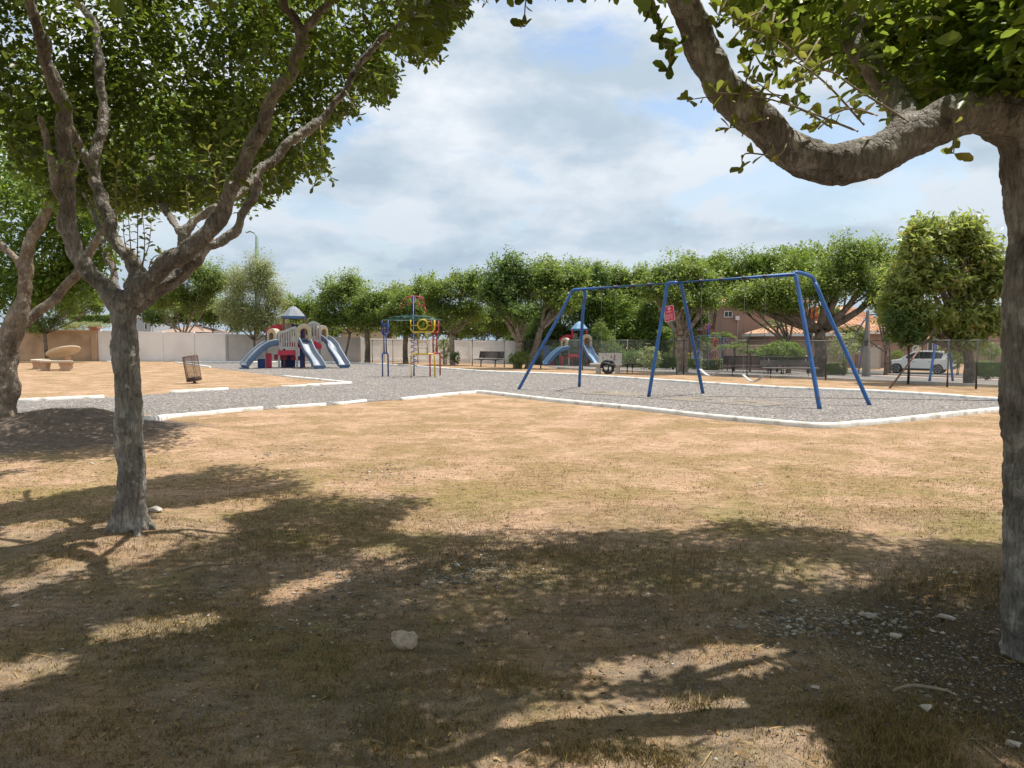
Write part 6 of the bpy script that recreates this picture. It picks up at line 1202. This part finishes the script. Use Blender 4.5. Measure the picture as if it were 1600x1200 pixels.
shrub('hedge', 'dark hedge seen through the far climbing frame legs', (1112, 577), [(1112, 570, 14, 8)], 'leaf_mid', .08, depth=52, box=True, cat='hedge'); shrub('hedge', 'yellowish clipped hedge at the foot of the utility pole shrubbery', (1305, 584), [(1303, 576, 16, 9)], 'leaf_bright', .08, depth=45, box=True, cat='hedge')
shrub('hedge', 'dark clipped box hedge behind the fence beside the right edge trunk', (1542, 590), [(1543, 577, 15, 12)], 'leaf_dark', .07, depth=40, box=True, cat='hedge'); shrub('hedge', 'clipped flat topped hedge above the tan wall', (150, 515), [(146, 499, 30, 6)], 'leaf_bright', .1, depth=66, box=True, cat='hedge'); shrub('hedge_mound', 'rounded grey green shrub just above the tan wall coping', (140, 520), [(140, 509, 30, 6), (110, 508, 18, 6)], 'leaf_pale', .09, depth=60)
for i, (lab, px, py, rx, ry, dp, mm) in enumerate([('olive shrub at the fence foot of the round crowned tree', 812, 562, 16, 14, 41, 'leaf_mid'), ('wispy shrub at the foot of the forked tree behind the climber', 711, 558, 7, 9, 46, 'leaf_dark'), ('thin twiggy shrub behind the red climber legs', 695, 545, 14, 18, 48.5, 'leaf_pale'), ('straggly olive bush between the middle swing legs', 1015, 560, 18, 20, 47, 'leaf_pale'),
  ('scrubby bush right of the umbrella tree trunk', 1318, 545, 22, 26, 44, 'leaf_pale'), ('small bush in front of the house window behind the car', 1402, 556, 10, 8, 62, 'leaf_bright'), ('yellow flecked bush right of the white car', 1497, 560, 10, 14, 52, 'leaf_mid'), ('reddish brown bush above the box hedge', 1545, 550, 16, 14, 44, 'leaf_dark'), ('olive bush left of the cypress shaped conifer', 965, 555, 14, 18, 53, 'leaf_dark'), ('dark bush filling the gap by the fence post', 990, 560, 22, 14, 55, 'leaf_dark'),
  ('light bush behind the pale climbing panel', 1100, 540, 14, 16, 56, 'leaf_mid'), ('dark foliage mass low behind the far tower slides', 870, 552, 26, 16, 60, 'leaf_dark'), ('low dark foliage mass right of the far tower', 1030, 562, 30, 12, 58, 'leaf_dark'), ('yellow green bush right of the utility pole', 1338, 530, 14, 20, 52, 'leaf_bright')]):
    sb = shrub('shrub', lab, (px, py+14), [(px, py, rx, ry)], mm, .11, depth=dp, dens=1.8, group='loose shrubs near the fence')
shrub('hedge', 'tall dark hedge added for the shade behind the far play tower', (915, 572), [(905, 552, 78, 22)], 'leaf_dark', .12, depth=63, box=True, cat='hedge', dens=1.3); shrub('hedge', 'dark hedge behind the gravel left of the red sign', (1015, 574), [(1015, 558, 30, 16)], 'leaf_dark', .12, depth=60, box=True, cat='hedge', dens=1.3)  # tall hedge added as dark fill where shade lies behind the fence
def palm(label, px, py0, pyt, dp, nf=14, Lf=1.3):
    b = Vector((xat(px, dp), dp, 0)); b.z = gz(b.x, b.y); t = thing('palm', label, 'palm', b, 0, 'small palms behind the fence'); top = D(px, pyt, dp)-b; mb = MB(); mb.tube([(0, 0, -.1), top*.5+Vector((.08, 0, 0)), top], [.11, .08, .07], 8); obj('trunk', mb, 'bark_far', t, True)
    LPp = []; LD = []; LN = []; mb = MB()
    for k in range(nf):
        a = 2.4*k; e = random.uniform(.2, 1.1); d = Vector((math.cos(a)*math.cos(e), math.sin(a)*math.cos(e), math.sin(e))); pts = [top+d*Lf*s_+Vector((0, 0, -.55*Lf*s_*s_)) for s_ in np.linspace(0, 1, 9)]; mb.tube(pts, .012, 4)
        for q, q2 in zip(pts[:-1], pts[1:]):
            tt = (q2-q).normalized(); sd_ = Vector((-math.sin(a), math.cos(a), 0))
            for sg_ in (-1, 1):
                for _ in range(3): LPp.append(tuple(q.lerp(q2, random.random()))); LD.append(tuple(sd_*sg_+tt*.9+Vector((0, 0, -.3)))); LN.append((random.uniform(-.3, .3), random.uniform(-.3, .3), 1))
    fr = obj('fronds', mb, 'leaf_bright', t); leaves('leaflets', LPp, np.array(LN), .32*(.7+.5*rng.random(len(LPp))), 'leaf_bright', fr, 'quad', .16, dirs=LD); return t
palm('feathery palm between the far climbing frame and the dark benches', 1147, 576, 543, 50); palm('taller palm behind the far climbing frame', 1128, 576, 527, 54, 12, 1.1); palm('palm crown rising behind the rounded shrub', 1215, 575, 512, 52, 16, 1.5); palm('palm with drooping fronds right of the umbrella tree trunk', 1322, 580, 520, 50, 16, 1.6); palm('spiky plant above the tan wall coping', 103, 540, 514, 62, 12, .9); palm('palm beside the fence post with the angled arm', 1172, 576, 552, 50, 12, .9); palm('spiky palm behind the red sign post', 1052, 576, 520, 50, 14, 1.3)
# ------------------------------------------------------------------ white car
def car(label, loc, head):
    t = thing('parked_car', label, 'car', loc, math.atan2(head.y, head.x)); Lc = 4.5; W = 1.82
    low = [(-2.20, .42), (-2.25, .62), (-2.22, .95), (-2.12, 1.08), (-1.2, 1.08), (.9, 1.03), (1.55, .98), (2.02, .84), (2.2, .66), (2.22, .40), (1.9, .26), (-1.95, .28)]
    def arcs(): 
        out = []
        for p in low[:10]: out.append(p)
        out += [(1.90, .30)]+[(1.38+.40*math.cos(a), .34+.40*math.sin(a)) for a in np.linspace(.0, math.pi, 9)]+[(.9, .26), (-.85, .26)]+[(-1.30+.40*math.cos(a), .34+.40*math.sin(a)) for a in np.linspace(0, math.pi, 9)]+[(-1.75, .32)]
        return out
    mb = MB(); ol = arcs(); n = len(ol); secs = [(-W/2+.03, .96), (-W/2, 1), (W/2, 1), (W/2-.03, .96)]
    mb.v = []; ys_ = [-W/2, -W/2+.06, W/2-.06, W/2]; 
    for y in ys_:
        f_ = .975 if abs(y) > W/2-.01 else 1.0
        mb.v += [(x*f_, y, (z-.6)*f_+.6) for x, z in ol]
    mb.f = [[i*n+k, i*n+(k+1) % n, (i+1)*n+(k+1) % n, (i+1)*n+k] for i in range(3) for k in range(n)]+[list(range(n)), [3*n+k for k in range(n)]]
    body = obj('body', mb, 'car_paint', t, bevel=.02)
    cab = [(-2.14, 1.07), (-1.95, 1.38), (-1.72, 1.58), (-1.0, 1.66), (-.1, 1.66), (.35, 1.57), (.75, 1.33), (1.20, 1.03)]
    mb = MB(); n = len(cab)
    for y, f_ in ((-W/2+.08, 0), (-W/2+.22, 1), (W/2-.22, 1), (W/2-.08, 0)):
        pass
    def row(s): return [(x, s*(W/2-.05-.20*max(0, (z-1.05)/.6)), z) for x, z in cab]
    mb.v = row(-1)+row(1); mb.f = [list(range(n)), [n+k for k in range(n)]]+[[k, k+1, n+k+1, n+k] for k in range(n-1)]+[[n-1, 0, n, 2*n-1]]; obj('cabin', mb, 'car_paint', t, bevel=.03)
    for s in (-1, 1):     # side glass, slightly proud
        gl = [(-1.52, 1.10), (-1.62, 1.42), (-1.45, 1.52), (-.95, 1.57), (-.1, 1.57), (.30, 1.49), (.66, 1.30), (.98, 1.07)]; mb = MB(); q = [Vector((x, s*(W/2-.05-.20*max(0, (z-1.05)/.6)+.008), z)) for x, z in gl]; mb.add(q+[p-Vector((0, s*.02, 0)) for p in q], [list(range(8)), [8+k for k in range(8)][::-1]]+[[k, (k+1) % 8, 8+(k+1) % 8, 8+k] for k in range(8)]); g_ = obj('side_window', mb, 'car_glass', t)
        mb = MB()
        for x, sl_ in ((-.38, -.03), (-1.12, -.08)): mb.add([(x-.03, s*(W/2-.045), 1.07), (x+.03, s*(W/2-.045), 1.07), (x+.03+sl_, s*(W/2-.045-.175), 1.58), (x-.03+sl_, s*(W/2-.045-.175), 1.58)]+[(x-.03, s*(W/2-.02), 1.07), (x+.03, s*(W/2-.02), 1.07), (x+.03+sl_, s*(W/2-.02-.175), 1.58), (x-.03+sl_, s*(W/2-.02-.175), 1.58)], [[0, 1, 2, 3], [4, 7, 6, 5], [0, 4, 5, 1], [1, 5, 6, 2], [2, 6, 7, 3], [3, 7, 4, 0]])
        obj('pillar_trim', mb, 'car_trim', g_)
        mb = MB(); mb.box((.05, s*(W/2-.005), .30), (1.75, .05, .16)); obj('sill_trim', mb, 'car_trim', t); mb = MB(); mb.box((.78, s*(W/2+.08), 1.10), (.13, .2, .13)); obj('mirror', mb, 'car_paint', t, bevel=.03)
        mb = MB(); mb.box((.25, s*(W/2+.004), .84), (.16, .03, .03)); mb.box((-.78, s*(W/2+.004), .86), (.16, .03, .03)); obj('door_handle', mb, 'car_trim', t)
        mb = MB(); mb.add([(-2.00, s*(W/2-.03), 1.04), (-2.215, s*(W/2-.12), 1.0), (-2.05, s*(W/2-.19), 1.44), (-1.86, s*(W/2-.135), 1.44), (-1.93, s*(W/2-.08), 1.2), (-1.72, s*(W/2-.04), .98)]+[(-1.95, s*(W/2-.12), 1.04), (-2.0, s*(W/2-.2), 1.0), (-1.95, s*(W/2-.26), 1.44), (-1.80, s*(W/2-.22), 1.44), (-1.85, s*(W/2-.16), 1.2), (-1.72, s*(W/2-.12), .98)], [[0, 1, 2, 3, 4], [0, 4, 5], [6, 10, 9, 8, 7], [6, 11, 10], [0, 6, 7, 1], [1, 7, 8, 2], [2, 8, 9, 3], [3, 9, 10, 4], [4, 10, 11, 5], [5, 11, 6, 0]]); obj('tail_light', mb, 'tail_red', t)
        for x in (1.38, -1.30):
            wh = thing('wheel', None, None, (x, s*(W/2-.11), .34)); wh.parent = t; mb = MB(); mb.lathe([(.20, -.11), (.30, -.115), (.34, -.08), (.345, 0), (.34, .08), (.30, .115), (.20, .11)], 24); tr(mb, Matrix.Rotation(R(90), 4, 'X')); obj('tyre', mb, 'tyre', wh, True)
            mb = MB(); yy = s*.10; mb.tube([(.235*math.cos(2*math.pi*k/20), yy, .235*math.sin(2*math.pi*k/20)) for k in range(20)], .02, 6, closed=True)
            for k in range(5):
                a = 2*math.pi*k/5+.3; mb.tube([(.04*math.cos(a), yy, .04*math.sin(a)), (.225*math.cos(a-.12), yy, .225*math.sin(a-.12))], .024, 5); mb.tube([(.04*math.cos(a), yy, .04*math.sin(a)), (.225*math.cos(a+.2), yy, .225*math.sin(a+.2))], .02, 5)
            mb.box((0, s*.07, 0), (.09, .06, .09)); obj('rim', mb, 'rim', wh)
    mb = MB(); mb.add([(-2.165, -.66, 1.12), (-2.165, .66, 1.12), (-1.80, .56, 1.54), (-1.80, -.56, 1.54), (-2.12, -.66, 1.12), (-2.12, .66, 1.12), (-1.76, .56, 1.52), (-1.76, -.56, 1.52)], [[0, 1, 2, 3], [7, 6, 5, 4], [0, 4, 5, 1], [1, 5, 6, 2], [2, 6, 7, 3], [3, 7, 4, 0]]); obj('rear_window', mb, 'car_glass', t)
    mb = MB(); mb.add([(1.16, -.72, 1.07), (1.16, .72, 1.07), (.42, .58, 1.565), (.42, -.58, 1.565), (1.1, -.72, 1.04), (1.1, .72, 1.04), (.38, .58, 1.52), (.38, -.58, 1.52)], [[0, 1, 2, 3], [7, 6, 5, 4], [0, 4, 5, 1], [1, 5, 6, 2], [2, 6, 7, 3], [3, 7, 4, 0]]); obj('windscreen', mb, 'car_glass', t)
    mb = MB(); mb.box((-2.2, 0, .45), (.12, W-.12, .26)); obj('rear_bumper', mb, 'car_trim', t, bevel=.03); mb = MB(); mb.box((2.17, 0, .40), (.12, W-.16, .22)); obj('front_bumper', mb, 'car_trim', t, bevel=.03)
    mb = MB(); mb.box((-2.255, 0, .83), (.012, .46, .13)); obj('number_plate', mb, 'white_trim', t)
    for s in (-1, 1): mb = MB(); mb.box((2.03, s*.70, .80), (.3, .24, .13), rz=-s*.4); obj('headlight', mb, 'rim', t, bevel=.03)
    return t
cl = Vector((D(1437, 560, 54.5).x, 54.5, -.845)); car('white family car with tinted glass and tall red tail lamps on the driveway', cl, Vector((-.78, .62, 0)))
